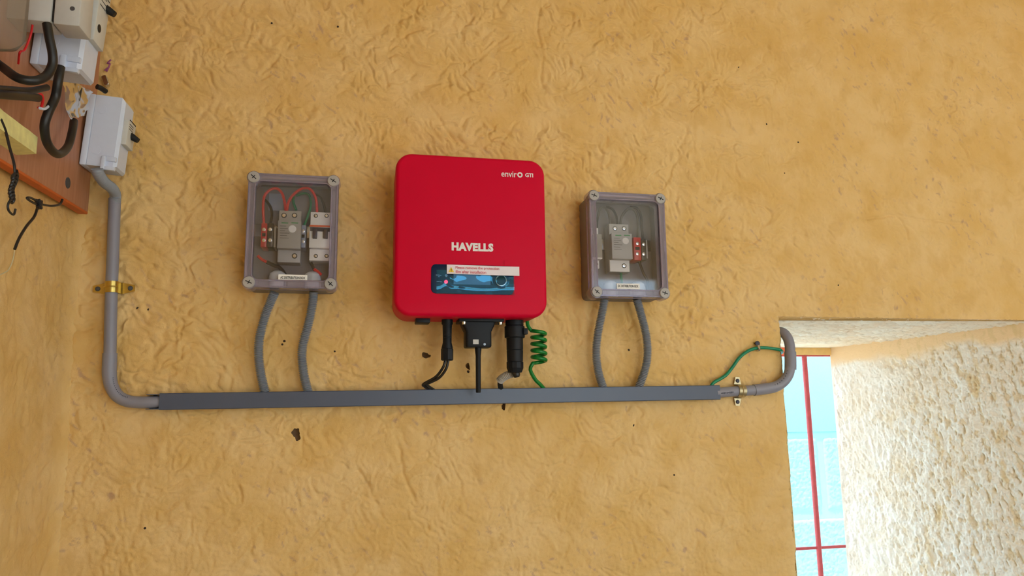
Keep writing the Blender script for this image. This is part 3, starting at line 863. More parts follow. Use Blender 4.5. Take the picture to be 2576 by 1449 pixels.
for px in (1167, 1259):
    p = at(px, 814, CY - 0.024); mb = MB(); mb.lathe((p[0], CY - 0.022, IB - 0.012), (0, 0, 1), [(0, 0.004), (0.003, 0.005), (0.008, 0.005)], 12); mb.build('fixing_screw', 'silver', don)
axp = at(1203, 900, CY)[0]
mb = MB(); z1 = zpx(1203, 988, CY)
L_ = zb - z1
mb.lathe((axp, CY, zb + 0.002), (0, 0, -1), [(0, 0.0075), (0.006, 0.0074), (0.016, 0.0063), (0.02, 0.0058), (L_ - 0.001, 0.0056), (L_ + 0.002, 0.0048)], 16); mb.build('antenna', 'black_plastic', don)

acx = at(1295, 870, CY)[0]
acn = thing('power_connector', (acx, CY, zpx(1295, 946, CY)), 'thick black round power connector under the inverter', 'connector')
q = lambda py: IB + 0.003 - zpx(1295, py, CY)
mb = MB(); mb.lathe((acx, CY, IB + 0.003), (0, 0, -1), [(0, 0.0205), (q(819), 0.0205), (q(820), 0.019), (q(823), 0.019)], 24); mb.build('socket', 'black_plastic', acn, 30)
mb = MB(); mb.lathe((acx, CY, zpx(1295, 821, CY)), (0, 0, -1), [(0, 0.0218), (0.001, 0.0228), (q(849) - q(821), 0.0228), (q(851) - q(821), 0.02)], 24); lr = mb.build('locking_ring', 'black_plastic', acn, 30)
zc = zpx(1295, 834, CY); mb = MB(); mb.box((acx + 0.016, CY - 0.020, zc - 0.008), (acx + 0.0265, CY - 0.004, zc + 0.006), 0.0015); mb.build('locking_tab', 'black_plastic', lr)
mb = MB(); mb.lathe((acx, CY, zpx(1295, 850, CY)), (0, 0, -1), [(0, 0.0188), (q(880) - q(850), 0.0186), (q(880) - q(850) + .001, 0.0178), (q(882) - q(850), 0.0186), (q(908) - q(850), 0.0178), (q(911) - q(850), 0.0172)], 24); mb.build('sleeve', 'black_plastic', acn, 30)
mb = MB(); mb.lathe((acx, CY, zpx(1295, 910, CY)), (0, 0, -1), [(0, 0.0178), (0.001, 0.0192), (0.014, 0.0192), (0.024, 0.0150), (0.0245, 0.010)], 12); mb.build('gland_nut', 'black_plastic', acn, 20)
mb = MB(); mb.tube(path([(1296, 930), (1299, 942), (1301, 949)], [CY, CY - 0.004, CY - 0.004]), [0.009, 0.0085, 0.006], 14); mb.build('cable_bend', 'black_cable', acn)
mb = MB(); mb.tube(path([(1296, 938), (1278, 943), (1264, 951), (1258, 957)], [CY + 0.01, -.06, -.048, -.04]), 0.0085, 14, 8, (0.0034, 0.0018)); mb.build('corrugated_sleeve', 'corr_warm', acn, 60, 'short pale corrugated sleeve')
mb = MB(); mb.tube(path([(1259, 955), (1258, 966), (1261, 982)], [-.042, -.035, -.02]), 0.0060, 12); mb.build('cable', 'black_cable', acn)

# green coiled earth wire
cc = at(1356, 875, -0.05)
pts = list(path([(1326, 806), (1328, 819), (1336, 831)], [-.06, -.055, -.05]))
zt, zb_ = zpx(1356, 832, -0.05), zpx(1356, 915, -0.05)
turns = 5
for k in range(turns * 14 + 1):
    a_ = 2 * math.pi * k / 14
    t = k / (turns * 14)
    pts.append((cc[0] - 0.0155 * math.cos(a_), -0.048 + 0.0145 * math.sin(a_) * -1.0, zt + (zb_ - zt) * t))
pts += list(path([(1334, 930), (1346, 954), (1359, 967), (1371, 981)], [-.045, -.037, -.03, -.02]))
mb = MB(); mb.tube(pts, 0.0044, 10, 3)
o = mb.build('coiled_earth_wire', 'green_wire'); tag(o, 'bright green earth wire wound in a loose coil below the red inverter', 'wire')


# ================================================================== CLEAR-LID DISTRIBUTION BOXES
BXW, BXH = 0.189, 0.251
LIDY = -0.085


def dist_box(cx_, cz_, label):
    t = thing('distribution_box', (cx_, 0, cz_ - BXH / 2), label, 'electrical box', 'clear-lid distribution boxes')
    mb = MB(); mb.ring(rr(BXW - 0.004, BXH - 0.004, 0.012, 6, cx_, cz_), rr(BXW - 0.014, BXH - 0.014, 0.008, 6, cx_, cz_), 0.004, -0.056)
    mb.rprism(cx_, cz_, BXW - 0.006, BXH - 0.006, 0.011, [(0.004, 0), (-0.009, 0)]); mb.build('base', 'box_grey', t, 30)
    lid = MB(); lid.ring(rr(BXW, BXH, 0.012, 6, cx_, cz_), rr(BXW - 0.03, BXH - 0.034, 0.016, 6, cx_, cz_), -0.056, LIDY)
    lid = lid.build('lid', 'lid_rim', t, 30)
    mb = MB(); mb.rprism(cx_, cz_, BXW - 0.029, BXH - 0.033, 0.016, [(-0.0775, 0), (-0.0805, 0)]); mb.build('lid_window', 'lid_clear', lid, 30, 'clear smoky window of the lid')
    for w_, h_, yy, r_ in ((BXW - 0.005, BXH - 0.005, LIDY, 0.0016), (BXW - 0.029, BXH - 0.033, LIDY, 0.0014), (BXW - 0.002, BXH - 0.002, -0.060, 0.0018)):
        P = [(x, yy, z) for x, z in rr(w_, h_, 0.013, 6, cx_, cz_)]
        rings = []
        n = len(P)
        mb = MB()
        for k in range(n):
            p0, p1, p2 = (np.array(P[(k + d_) % n]) for d_ in (-1, 0, 1))
            T = p2 - p0; T /= np.linalg.norm(T); nn = np.cross(T, (0, 1, 0))
            rings.append([p1 + (nn * math.cos(2 * math.pi * i / 6) + np.array((0, 1, 0)) * math.sin(2 * math.pi * i / 6)) * r_ for i in range(6)])
        mb.loft(rings + [rings[0]], cap=False); mb.build('lid_bead', 'lid_rim', lid)
    for sx in (-1, 1):
        for sz in (-1, 1):
            p = (cx_ + sx * 0.0835, cz_ + sz * 0.1150)
            mb = MB(); mb.lathe((p[0], -0.056, p[1]), (0, -1, 0), [(0, 0.0155), (0.028, 0.0150), (0.030, 0.0142)], 20); mb.build('corner_post', 'lid_rim', lid)
            sc = MB(); sc.lathe((p[0], -0.080, p[1]), (0, -1, 0), [(0, 0.0124), (0.0088, 0.0124), (0.0098, 0.0116), (0.0100, 0.0100)], 24); sc = sc.build('lid_screw', 'screw_grey', t)
            ang = random.uniform(0.3, 1.0)
            mb = MB(Matrix.Translation((p[0], -0.0901, p[1])) @ Matrix.Rotation(ang, 4, 'Y'))
            mb.box((-0.0072, -0.0004, -0.0009), (0.0072, 0.0012, 0.0009)); mb.box((-0.0009, -0.0004, -0.0042), (0.0009, 0.0012, 0.0042)); mb.build('cross_slot', 'black', sc, False)
    return t


def pbox(parent, name, m, x0, y0, x1, y1, yf, yb, bevel=0.0008, label=None):
    a, b, c, d = pxr(x0, y0, x1, y1, yf)
    mb = MB(); mb.box((a, yf, c), (b, yb, d), bevel)
    return mb.build(name, m, parent, 30, label)


def screw(parent, px, py, yf, r=0.0036, dark=True):
    p = at(px, py, yf)
    mb = MB(); mb.lathe((p[0], yf + 0.0005, p[2]), (0, -1, 0), [(0, r * 1.35), (0.0008, r * 1.35)], 12); h = mb.build('screw_well', 'black', parent)
    mb = MB(); mb.lathe((p[0], yf - 0.0002, p[2]), (0, -1, 0), [(0, r), (0.0012, r * 0.9), (0.0014, r * 0.4)], 10); mb.build('terminal_screw', 'silver', parent)


def terminal(t, m, x0, y0, x1, y1, yf, label):
    o = pbox(t, 'terminal_block', m, x0, y0, x1, y1, yf, -0.008, 0.0012, label)
    h = y1 - y0; w_ = x1 - x0
    pbox(o, 'recess', 'black', x0 + w_ * 0.2, y0 + h * 0.42, x1 - w_ * 0.2, y0 + h * 0.56, yf - 0.0003, yf + 0.002, 0)
    for fr in (0.27, 0.72):
        p = at((x0 + x1) / 2, y0 + h * fr, yf); mb = MB(); mb.lathe((p[0], yf + 0.0005, p[2]), (0, -1, 0), [(0, 0.0042), (0.0012, 0.0040), (0.0016, 0.002)], 10); mb.build('terminal_screw', 'silver', o)
    return o


def wire(t, pts, y, r, m, label=None, name='wire'):
    mb = MB(); mb.tube(path(pts, y), r, 8, 8); return mb.build(name, m, t, True, label)


def surge(t, X0, Y0, sx, sy, m1, m2, dxm=0.0):
    """surge protector: terminal shoulder, plug-in module, lower shoulder; X0, Y0 = top left px of the shoulder"""
    o = pbox(t, 'surge_protector', m1, X0, Y0, X0 + 56 * sx, Y0 + 130 * sy, -0.046, -0.008, 0.001)
    md = pbox(o, 'plug_module', m1, X0 - 2 + dxm, Y0 + 25 * sy, X0 + 57 * sx + dxm, Y0 + 95 * sy, -0.066, -0.044, 0.0012)
    pbox(o, 'lower_shoulder', m2, X0, Y0 + 96 * sy, X0 + 56 * sx, Y0 + 130 * sy, -0.0475, -0.04, 0.0008)
    p = at(X0 + 35.5 * sx + dxm * 1.2, Y0 + 46 * sy, -0.066)
    mb = MB(); mb.lathe((p[0], -0.0655, p[2]), (0, -1, 0), [(0, 0.0084), (0.0016, 0.0082), (0.0022, 0.0072), (0.0018, 0.004)], 20); mb.build('status_window', 'dev_white', o)
    for dx in (8, 33):
        pbox(o, 'green_flag', 'tag_green', X0 + dx * sx + dxm, Y0 + 29.5 * sy, X0 + (dx + 17) * sx + dxm, Y0 + 32 * sy, -0.0664, -0.0655, 0)
    for k, ln_ in enumerate((16, 20, 13, 24, 18, 22)):
        pbox(o, 'printed_line', 'term_black', X0 + 4 * sx + dxm, Y0 + (38 + k * 6) * sy, X0 + (4 + ln_) * sx + dxm, Y0 + (38.9 + k * 6) * sy, -0.0663, -0.0655, 0)
    screw(o, X0 + 14.5 * sx, Y0 + 12 * sy, -0.046, 0.0044); screw(o, X0 + 41 * sx, Y0 + 12 * sy, -0.046, 0.0044); screw(o, X0 + 41 * sx, Y0 + 114 * sy, -0.0475, 0.0044)
    return o


# ---- the AC box
cAx = (at(637, 449, LIDY)[0] + at(837, 455, LIDY)[0] + at(629, 711, LIDY)[0] + at(832, 712, LIDY)[0]) / 4
cAz = (at(637, 449, LIDY)[2] + at(837, 455, LIDY)[2] + at(629, 711, LIDY)[2] + at(832, 712, LIDY)[2]) / 4
acb = dist_box(cAx, cAz, 'clear-lid distribution box with a white breaker and red looped wires inside')
mb = MB(); mb.box((cAx - 0.086, -0.010, cAz + 0.002), (cAx + 0.086, -0.003, cAz + 0.030), 0.001); mb.build('mounting_rail', 'silver', acb)
pbox(acb, 'bracket', 'term_blue', 676, 487, 712, 530, -0.012, -0.003)
terminal(acb, 'term_red', 656.5, 561, 671, 621, -0.055, 'red terminal block')
terminal(acb, 'term_black', 672.5, 561, 687, 621, -0.053, 'black terminal block')
pbox(acb, 'end_clip', 'dev_grey', 689, 570, 694, 622, -0.048, -0.008)
surge(acb, 700, 530, 1.0, 1.0, 'dev_grey', 'dev_grey2')
terminal(acb, 'term_blue', 755.5, 566, 769, 623, -0.048, 'grey blue terminal block')
mcb = pbox(acb, 'circuit_breaker', 'dev_white', 779.5, 534, 833, 656, -0.050, -0.008, 0.0012, 'white two-pole circuit breaker')
pbox(mcb, 'breaker_nose', 'dev_white', 778, 566, 832, 624, -0.064, -0.048, 0.0012)
pbox(mcb, 'orange_stripe', 'orange', 778.5, 566.5, 831.5, 571, -0.0648, -0.063, 0.0003)
pbox(mcb, 'lever_well', 'lever_navy', 780, 572, 831, 582, -0.0646, -0.063, 0.0003)
for x0 in (786, 813):
    pbox(mcb, 'toggle_lever', 'lever_navy', x0, 577, x0 + 11.5, 599, -0.0715, -0.063, 0.0012)
for px in (794.5, 821.5):
    screw(mcb, px, 543, -0.050, 0.0034); screw(mcb, px, 644, -0.050, 0.0034)
wire(acb, [(664, 563), (662, 530), (664, 498), (676, 480), (694, 474), (708, 484), (716, 508), (719, 534)], [-.045, -.05, -.052, -.054, -.054, -.052, -.05, -.042], 0.0030, 'red_wire')
wire(acb, [(721, 534), (727, 506), (742, 486), (762, 474), (780, 476), (793, 495), (797, 520), (797, 540)], [-.042, -.05, -.052, -.054, -.054, -.052, -.05, -.045], 0.0030, 'red_wire')
wire(acb, [(680, 566), (684, 540), (680, 520), (670, 506), (664, 503)], [-.045, -.04, -.035, -.03, -.03], 0.0030, 'black_wire')
wire(acb, [(792, 488), (804, 494), (814, 512), (820, 540)], [-.03, -.035, -.04, -.04], 0.0030, 'black_wire')
wire(acb, [(739, 494), (738, 508), (745, 528)], [-.02, -.022, -.03], 0.0028, 'earth_wire'); wire(acb, [(745, 492), (765, 486), (778, 492), (782, 516), (774, 545), (764, 570)], [-.02, -.022, -.025, -.028, -.035, -.04], 0.0028, 'earth_wire')
wire(acb, [(648, 643), (658, 652), (672, 660)], [-.05, -.048, -.044], 0.0032, 'red_wire')
wire(acb, [(671, 659), (690, 668), (702, 672), (716, 690), (720, 720)], [-.044, -.042, -.04, -.04, -.04], 0.0042, 'black_wire')
wire(acb, [(782, 660), (792, 680), (804, 690)], [-.045, -.045, -.045], 0.0036, 'black_wire'); wire(acb, [(790, 677), (800, 684), (808, 692)], [-.05, -.05, -.05], 0.0034, 'red_wire')
for px in (698, 786):
    p = at(px, 704, -0.045); mb = MB(); mb.lathe((p[0], -0.045, cAz - BXH / 2 + 0.004), (0, 0, 1), [(0, 0.0185), (0.024, 0.0185), (0.034, 0.0160), (0.039, 0.009)], 16); mb.build('conduit_gland', 'gland_white', acb, 30)
a, b, c, d = pxr(700, 691, 773, 706, -0.0812); mb = MB(); mb.box((a, -0.0815, c), (b, -0.0803, d), 0.0002); pl = mb.build('name_plate', 'label_white', acb, False)
a, b, c, d = pxr(705, 695.5, 768, 702, -0.0812); lettering('plate_print', 'AC DISTRIBUTION BOX', a, b, c, d, -0.0818, 'black', pl, 0.03)

# ---- the DC box
cDx = (at(1493, 495, LIDY)[0] + at(1658, 498, LIDY)[0] + at(1503, 736, LIDY)[0] + at(1671, 736, LIDY)[0]) / 4
cDz = (at(1493, 495, LIDY)[2] + at(1658, 498, LIDY)[2] + at(1503, 736, LIDY)[2] + at(1671, 736, LIDY)[2]) / 4
dcb = dist_box(cDx, cDz, 'clear-lid distribution box with dark looped wires next to the window side')
K = 280 / 1268.0


def cd(x, y): return 1430 + x * K, 460 + y * K


mb = MB(); mb.box((cDx - 0.086, -0.010, cDz + 0.002), (cDx + 0.086, -0.003, cDz + 0.030), 0.001); mb.build('mounting_rail', 'silver', dcb)
X0, Y0 = cd(472, 470)
surge(dcb, X0, Y0, 0.87, 0.92, 'dev_grey2', 'dev_white', 7)
x0, y0 = cd(745, 620); x1, y1 = cd(828, 880); terminal(dcb, 'term_red', x0, y0, x1, y1, -0.052, 'red terminal block')
x0, y0 = cd(832, 632); x1, y1 = cd(884, 880); terminal(dcb, 'term_black', x0, y0, x1, y1, -0.048, 'black terminal block')
x0, y0 = cd(886, 650); x1, y1 = cd(902, 860); pbox(dcb, 'end_clip', 'dev_grey', x0, y0, x1, y1, -0.045, -0.008)
x0, y0 = cd(262, 512); x1, y1 = cd(346, 576); fh = pbox(dcb, 'fuse_holder', 'dev_white', x0, y0, x1, cd(0, 975)[1], -0.048, -0.008, 0.001, 'white fuse holder')
x0, y0 = cd(282, 582); x1, y1 = cd(384, 860); pbox(fh, 'fuse_drawer', 'dev_grey', x0, y0, x1, y1, -0.064, -0.046, 0.001)
x0, y0 = cd(272, 850); x1, y1 = cd(386, 866); pbox(fh, 'drawer_lip', 'dev_white', x0, y0, x1, y1, -0.0665, -0.046, 0.0006)
for q_ in ((303, 545), (322, 926)):
    screw(fh, *cd(*q_), -0.048, 0.0028)
wire(dcb, [cd(322, 530), cd(330, 420), cd(355, 310), cd(395, 275), cd(445, 320), cd(470, 400), cd(475, 480)], [-.035, -.035, -.035, -.035, -.034, -.034, -.034], 0.0032, 'grey_wire')
wire(dcb, [cd(430, 270), cd(500, 300), cd(545, 380), cd(560, 480)], [-.02, -.026, -.03, -.034], 0.0032, 'black_wire')
wire(dcb, [cd(590, 480), cd(610, 380), cd(680, 300), cd(750, 310), cd(790, 400), cd(795, 520), cd(790, 630)], [-.034, -.038, -.04, -.04, -.04, -.04, -.04], 0.0034, 'grey_wire')
wire(dcb, [cd(700, 280), cd(780, 290), cd(825, 380), cd(835, 520), cd(850, 640)], [-.02, -.024, -.028, -.032, -.035], 0.0032, 'black_wire')
wire(dcb, [cd(800, 880), cd(850, 1020), cd(900, 1120), cd(900, 1230)], [-.035, -.035, -.035, -.03], 0.0034, 'black_wire')
wire(dcb, [cd(600, 1010), cd(600, 1080), cd(620, 1240)], [-.03, -.03, -.03], 0.0032, 'earth_wire')
for px in (cd(480, 0)[0], cd(790, 0)[0]):
    p = at(px, 735, -0.045); mb = MB(); mb.lathe((p[0], -0.045, cDz - BXH / 2 + 0.004), (0, 0, 1), [(0, 0.0185), (0.024, 0.0185), (0.034, 0.0160), (0.039, 0.009)], 16); mb.build('conduit_gland', 'gland_white', dcb, 30)
x0, y0 = cd(552, 1148); x1, y1 = cd(812, 1210)
a, b, c, d = pxr(x0, y0, x1, y1, -0.0812); mb = MB(); mb.box((a, -0.0815, c), (b, -0.0803, d), 0.0002); pl = mb.build('name_plate', 'label_white', dcb, False)
x0, y0 = cd(562, 1162); x1, y1 = cd(796, 1192)
a, b, c, d = pxr(x0, y0, x1, y1, -0.0812); lettering('plate_print', 'DC DISTRIBUTION BOX', a, b, c, d, -0.0818, 'black', pl, 0.03)


# ================================================================== CORRUGATED CONDUITS
CORR = [([(691, 736), (682, 757), (667, 795), (653, 850), (651, 900), (657, 945), (668, 992)], 'bowed grey corrugated conduit below the breaker box, nearer the corner pipe', 'corr_grey'),
        ([(789, 734), (786, 765), (777, 810), (762, 868), (760, 905), (766, 950), (777, 992)], 'grey corrugated conduit below the breaker box, nearer the red inverter', 'corr_grey'),
        ([(1521, 752), (1515, 785), (1504, 840), (1500, 890), (1506, 938), (1519, 980)], 'grey corrugated conduit below the dark-wired box, on its inverter side', 'corr_grey'),
        ([(1602, 752), (1611, 785), (1625, 840), (1629, 890), (1622, 932), (1605, 980)], 'grey corrugated conduit below the dark-wired box, on its window side', 'corr_grey')]
for pts, lab, m in CORR:
    ysl = list(np.interp(np.linspace(0, 1, len(pts)), [0, 0.25, 0.7, 1], [-0.045, -0.036, -0.024, -0.017]))
    mb = MB(); mb.tube(path(pts, ysl), 0.0088, 14, 10, (0.0038, 0.0034))
    tag(mb.build('corrugated_conduit', m, None, 70), lab, 'conduit', 'short corrugated conduits')

# ================================================================== TRUNKING
tl0, tl1 = at(400, 990, -0.03), at(1812, 969, -0.03); bl0, bl1 = at(400, 1031, -0.03), at(1812, 1005, -0.03)
mid0, mid1 = (tl0 + bl0) / 2, (tl1 + bl1) / 2
ang = math.atan2(mid1[2] - mid0[2], mid1[0] - mid0[0]); LEN = float(np.hypot(mid1[0] - mid0[0], mid1[2] - mid0[2])); TH = 0.0345
TM = Matrix.Translation((mid0[0], 0, mid0[2])) @ Matrix.Rotation(-ang, 4, 'Y')
tr = thing('cable_trunking', None, 'long grey rectangular cable trunking running level below all the boxes', 'trunking', M=TM)
mb = MB(TM); h2 = TH / 2
BX0 = -0.026


def uchan(mb, x0, x1, prof):
    n = len(prof); mb.loft([[(x, y, z) for y, z in prof] for x in (x0, x1)])


mb = MB(TM); t_ = 0.0016
uchan(mb, BX0, LEN - 0.002, [(0.004, -h2 + t_), (-0.027, -h2 + t_), (-0.027, -h2 + 2 * t_), (0.002, -h2 + 2 * t_), (0.002, h2 - 2 * t_), (-0.027, h2 - 2 * t_), (-0.027, h2 - t_), (0.004, h2 - t_)]); mb.build('channel', 'pvc_trunk', tr, False)
mb = MB(TM)
uchan(mb, 0, LEN, [(0.000, -h2), (-0.0285, -h2), (-0.030, -h2 + 0.0015), (-0.030, h2 - 0.0015), (-0.0285, h2), (0.000, h2), (0.000, h2 - 0.0012), (-0.0282, h2 - 0.0012), (-0.0282, -h2 + 0.0012), (0.000, -h2 + 0.0012)]); mb.build('cover', 'pvc_trunk', tr, False)

# ================================================================== RIGID CONDUIT, LEFT RISER
PYY = -0.0185
riser = thing('conduit_riser', at(276, 890, PYY), 'grey rigid conduit pipe rising in the corner, with a swept bend at its foot', 'conduit')
mb = MB(); mb.tube(path([(288.5, 500), (284, 640), (280, 740), (276.5, 892)], PYY), 0.0122, 18, 6); mb.build('straight_pipe', 'pvc_grey', riser)
bend = [(276.5, 889), (275.5, 915), (275, 940), (280, 970), (295, 995), (318, 1008), (345, 1012), (372, 1012), (404, 1010.5)]
mb = MB(); mb.tube(path(bend, [PYY] * 8 + [-0.015]), [0.0141, 0.0141, 0.0140, 0.0132, 0.0128, 0.0126, 0.0126, 0.0126, 0.0124], 18, 8); be = mb.build('bend', 'pvc_grey', riser)
# dotted print along the inside of the bend (illegible)
Bp = spline(path([(283.5, 951), (286, 966), (292, 981), (302, 992), (312, 998), (324, 1001)], PYY - 0.0095), 6)
mb = MB()
for k in range(0, len(Bp) - 1, 2):
    p0, p1 = Bp[k], Bp[k + 1]; T = (p1 - p0) / np.linalg.norm(p1 - p0); nn = np.array((-T[2], 0, T[0]))
    a_ = 0.0014 + 0.0008 * random.random()
    c0 = p0 + np.array((0, -0.0012, 0))
    mb.add([c0 - nn * a_ - T * .0005, c0 + nn * a_ - T * .0005, c0 + nn * a_ + T * .0006, c0 - nn * a_ + T * .0006], [(0, 1, 2, 3)])
o = mb.build('printed_marking', 'lever_navy', be, False); o['kind'] = 'stuff'
# flexible piece up to the white enclosure
mb = MB(); mb.tube(path([(244, 424), (247, 436), (262, 458), (282, 474), (290, 490), (289, 512)], [-.118, -.112, -.085, -.05, -.025, PYY]), 0.0112, 16, 10, (0.0026, 0.0007))
o = mb.build('flexible_conduit', 'corr_grey', None, 60); tag(o, 'bent grey flexible conduit dropping out of the white breaker enclosure', 'conduit')


def saddle(name, c0, axis, rad, width, reach, m, m2, label, holes=True, thick=0.0014):
    """strap over a pipe: c0 centre of the pipe, axis its direction (in the wall plane)"""
    ax = np.array(axis, float); ax /= np.linalg.norm(ax); qd = np.array((ax[2], 0, -ax[0])); nd = np.array((0, -1.0, 0))
    t = thing(name, (c0[0], 0, c0[2]), label, 'clamp', 'pipe saddle clamps')
    depth = -c0[1]
    prof = [(-reach, 0.0025), (-rad - 0.004, 0.0025), (-rad - 0.0015, 0.006)]
    for k in range(13):
        a_ = math.pi * k / 12
        prof.append((-(rad + 0.0008) * math.cos(a_), depth + (rad + 0.0008) * math.sin(a_)))
    prof += [(rad + 0.0015, 0.006), (rad + 0.004, 0.0025), (reach, 0.0025)]
    n = len(prof); V = []; F = []
    for i, (s_, h_) in enumerate(prof):
        wv = width / 2
        if i in (0, n - 1): wv = width * 0.28
        for e in (0, thick):
            for sd in (-1, 1):
                V.append(np.array((c0[0], 0, c0[2])) + qd * s_ * (1 + e / max(reach, 1e-3)) + nd * (h_ + e) + ax * sd * wv)
    for i in range(n - 1):
        k = 4 * i; F += [(k, k + 1, k + 5, k + 4), (k + 2, k + 6, k + 7, k + 3), (k, k + 4, k + 6, k + 2), (k + 1, k + 3, k + 7, k + 5)]
    F += [(0, 2, 3, 1), (4 * n - 4, 4 * n - 3, 4 * n - 1, 4 * n - 2)]
    mb = MB(); mb.add(V, F); mb.build('strap', m, t, 30)
    # pressed rib over the crown
    P = [np.array((c0[0], 0, c0[2])) + qd * (-(rad + 0.002) * math.cos(a_)) + nd * (depth + (rad + 0.002) * math.sin(a_)) for a_ in np.linspace(0.5, math.pi - 0.5, 9)]
    mb = MB(); mb.tube(P, 0.0016, 8, 0); mb.build('pressed_rib', m, t)
    for sd in (-1, 1):
        b_ = np.array((c0[0], 0, c0[2])) + qd * sd * (reach - 0.008) + nd * 0.003
        mb = MB(); mb.lathe(b_, nd, [(0, 0.0052), (0.0015, 0.0052), (0.003, 0.0042), (0.0036, 0.002)], 12); mb.build('fixing_screw', m2, t)
    return t


pc = at(281.5, 723, PYY); pd = at(284, 640, PYY) - at(276.5, 892, PYY)
saddle('pipe_clamp', pc, pd, 0.0124, 0.024, 0.040, 'brass', 'dark_grey', 'brassy saddle clamp across the corner conduit pipe')

# ================================================================== RIGID CONDUIT, RIGHT OUTLET
out = thing('conduit_outlet', at(1850, 985, PYY), 'grey rigid conduit leaving the trunking and hooking up into the window jamb', 'conduit')
mb = MB(); mb.tube(path([(1800, 988.5), (1850, 984.5), (1902, 981)], PYY), 0.0125, 18, 4); mb.build('straight_pipe', 'pvc_grey', out)
mb = MB(); mb.tube(path([(1896, 981.5), (1925, 978), (1950, 973), (1970, 961), (1983, 943), (1988, 922), (1988.5, 905)], [PYY] * 4 + [-.016, -.012, -.01]), [0.0139, 0.0139, 0.0132, 0.0128, 0.0126, 0.0126, 0.0126], 18, 8); mb.build('bend', 'pvc_grey', out)
mb = MB(); mb.tube(path([(1988.5, 929), (1988.5, 905), (1988, 886)], [-.012, -.01, -.006]), 0.0143, 18, 4); mb.build('coupler', 'pvc_grey', out)
hook = list(path([(1988, 892), (1986.5, 868), (1981, 850), (1971, 838), (1957, 835)], [-.006, -.002, 0.004, 0.014, 0.03]))
hook.append(np.array((JAMB_X - 0.02, 0.05, hook[-1][2] - 0.003)))
mb = MB(); mb.tube(hook, 0.0126, 18, 8); mb.build('return_bend', 'pvc_grey', out)
mb = MB()
for k in range(9):
    p = at(1815 + k * 3.6, 989.2 - k * 0.33, PYY - 0.0123); hgt = 0.0012 + 0.0016 * random.random()
    mb.box((p[0] - 0.0012, p[1] - 0.0006, p[2] - hgt), (p[0] + 0.0010, p[1] + 0.0006, p[2] + hgt * 0.8))
o = mb.build('printed_marking', 'lever_navy', out, False); o['kind'] = 'stuff'
mb = MB()
Bp = spline(path([(1944, 972), (1962, 962), (1976, 946), (1983, 926)], PYY - 0.0118), 6)
for k in range(0, len(Bp) - 1, 2):
    p0 = Bp[k]; mb.box(p0 - np.array((0.0008, 0.0005, 0.0013)), p0 + np.array((0.0008, 0.0005, 0.0013)))
o = mb.build('printed_marking', 'lever_navy', out, False); o['kind'] = 'stuff'
pc = at(1863, 984, PYY); pd = at(1902, 981, PYY) - at(1800, 988.5, PYY)
pd = pd / np.linalg.norm(pd) + np.array((0, 0, -0.12))
saddle('pipe_clamp', pc, pd, 0.0127, 0.019, 0.034, 'zinc', 'lever_navy', 'silvery saddle clamp on the conduit stub beside the window')

# earth wire to the window and its clip
EP = path([(1786, 976), (1795, 963), (1812, 953), (1828, 942), (1844, 922), (1860, 900), (1880, 884), (1902, 876), (1926, 875), (1948, 877.5), (1964, 881)], [-.016, -.014, -.010, -.008, -.008, -.008, -.008, -.009, -.008, -.006, -.002])
EP.append(np.array((JAMB_X + 0.022, 0.04, EP[-1][2] - 0.004))); EP.append(np.array((JAMB_X - 0.01, 0.09, EP[-1][2] - 0.004)))
mb = MB(); mb.tube(EP, 0.0041, 10, 8); o = mb.build('earth_wire', 'earth_wire'); tag(o, 'teal green earth wire arching from the trunking into the window', 'wire')
cl = thing('cable_clip', at(1907, 874, 0), 'tiny metal cable clip holding the green earth wire', 'clip')
p = at(1907, 876, -0.009)
mb = MB(); mb.tube([p + np.array((0, 0.006, -0.006)), p + np.array((0, -0.003, -0.0052)), p + np.array((0, -0.0055, 0)), p + np.array((0, -0.003, 0.0052)), p + np.array((0, 0.002, 0.008))], 0.0030, 8, 4); mb.build('clip_loop', 'silver', cl)
p = at(1904, 864, -0.006); mb = MB(); mb.lathe((p[0], 0.006, p[2]), (0, -1, 0), [(0, 0.003), (0.012, 0.003), (0.013, 0.0062), (0.016, 0.0062), (0.017, 0.004)], 14); mb.build('nail_head', 'lever_navy', cl)


# ================================================================== METER BOARD IN THE CORNER
def rot_abc(a, b, c):
    return Matrix.Rotation(c, 4, 'Z') @ Matrix.Rotation(a, 4, 'Y') @ Matrix.Rotation(b, 4, 'X')


BO = at(222, 535, -0.03)
BM = Matrix.Translation(Vector(BO)) @ rot_abc(math.radians(0.6), math.radians(2.4), 0)
BI = np.array(BM.inverted())


def loc(px, py, axis, val):
    """pixel -> board coordinates (u out of the board, v along it, w up) on the plane axis = val"""
    o_ = BI[:3, :3] @ CAM + BI[:3, 3]; d_ = BI[:3, :3] @ ray(px, py)
    return o_ + d_ * ((val - o_[axis]) / d_[axis])


def bpath(pts, us):
    return [loc(p[0], p[1], 0, u_) for p, u_ in zip(pts, us)]


bd = thing('meter_board', None, 'brown wooden meter board leaning in the corner', 'board', M=BM)
mb = MB(BM); mb.box((-0.018, -0.75, 0.0), (0.0, 0.0, 0.62), 0.003); mb.build('panel', 'board_wood', bd)
mb = MB(BM); mb.box((-0.0195, -0.75, -0.004), (-0.001, 0.001, 0.003), 0.0015); mb.build('edge_strip', 'wood_edge', bd, True, 'orange-brown varnished lower edge')
q_ = loc(170, 460, 0, 0.0); mb = MB(BM); mb.lathe((-0.001, q_[1], q_[2]), (1, 0, 0), [(0, 0.0115), (0.0025, 0.011), (0.003, 0.006)], 14); mb.build('bolt_head', 'dark_grey', bd)
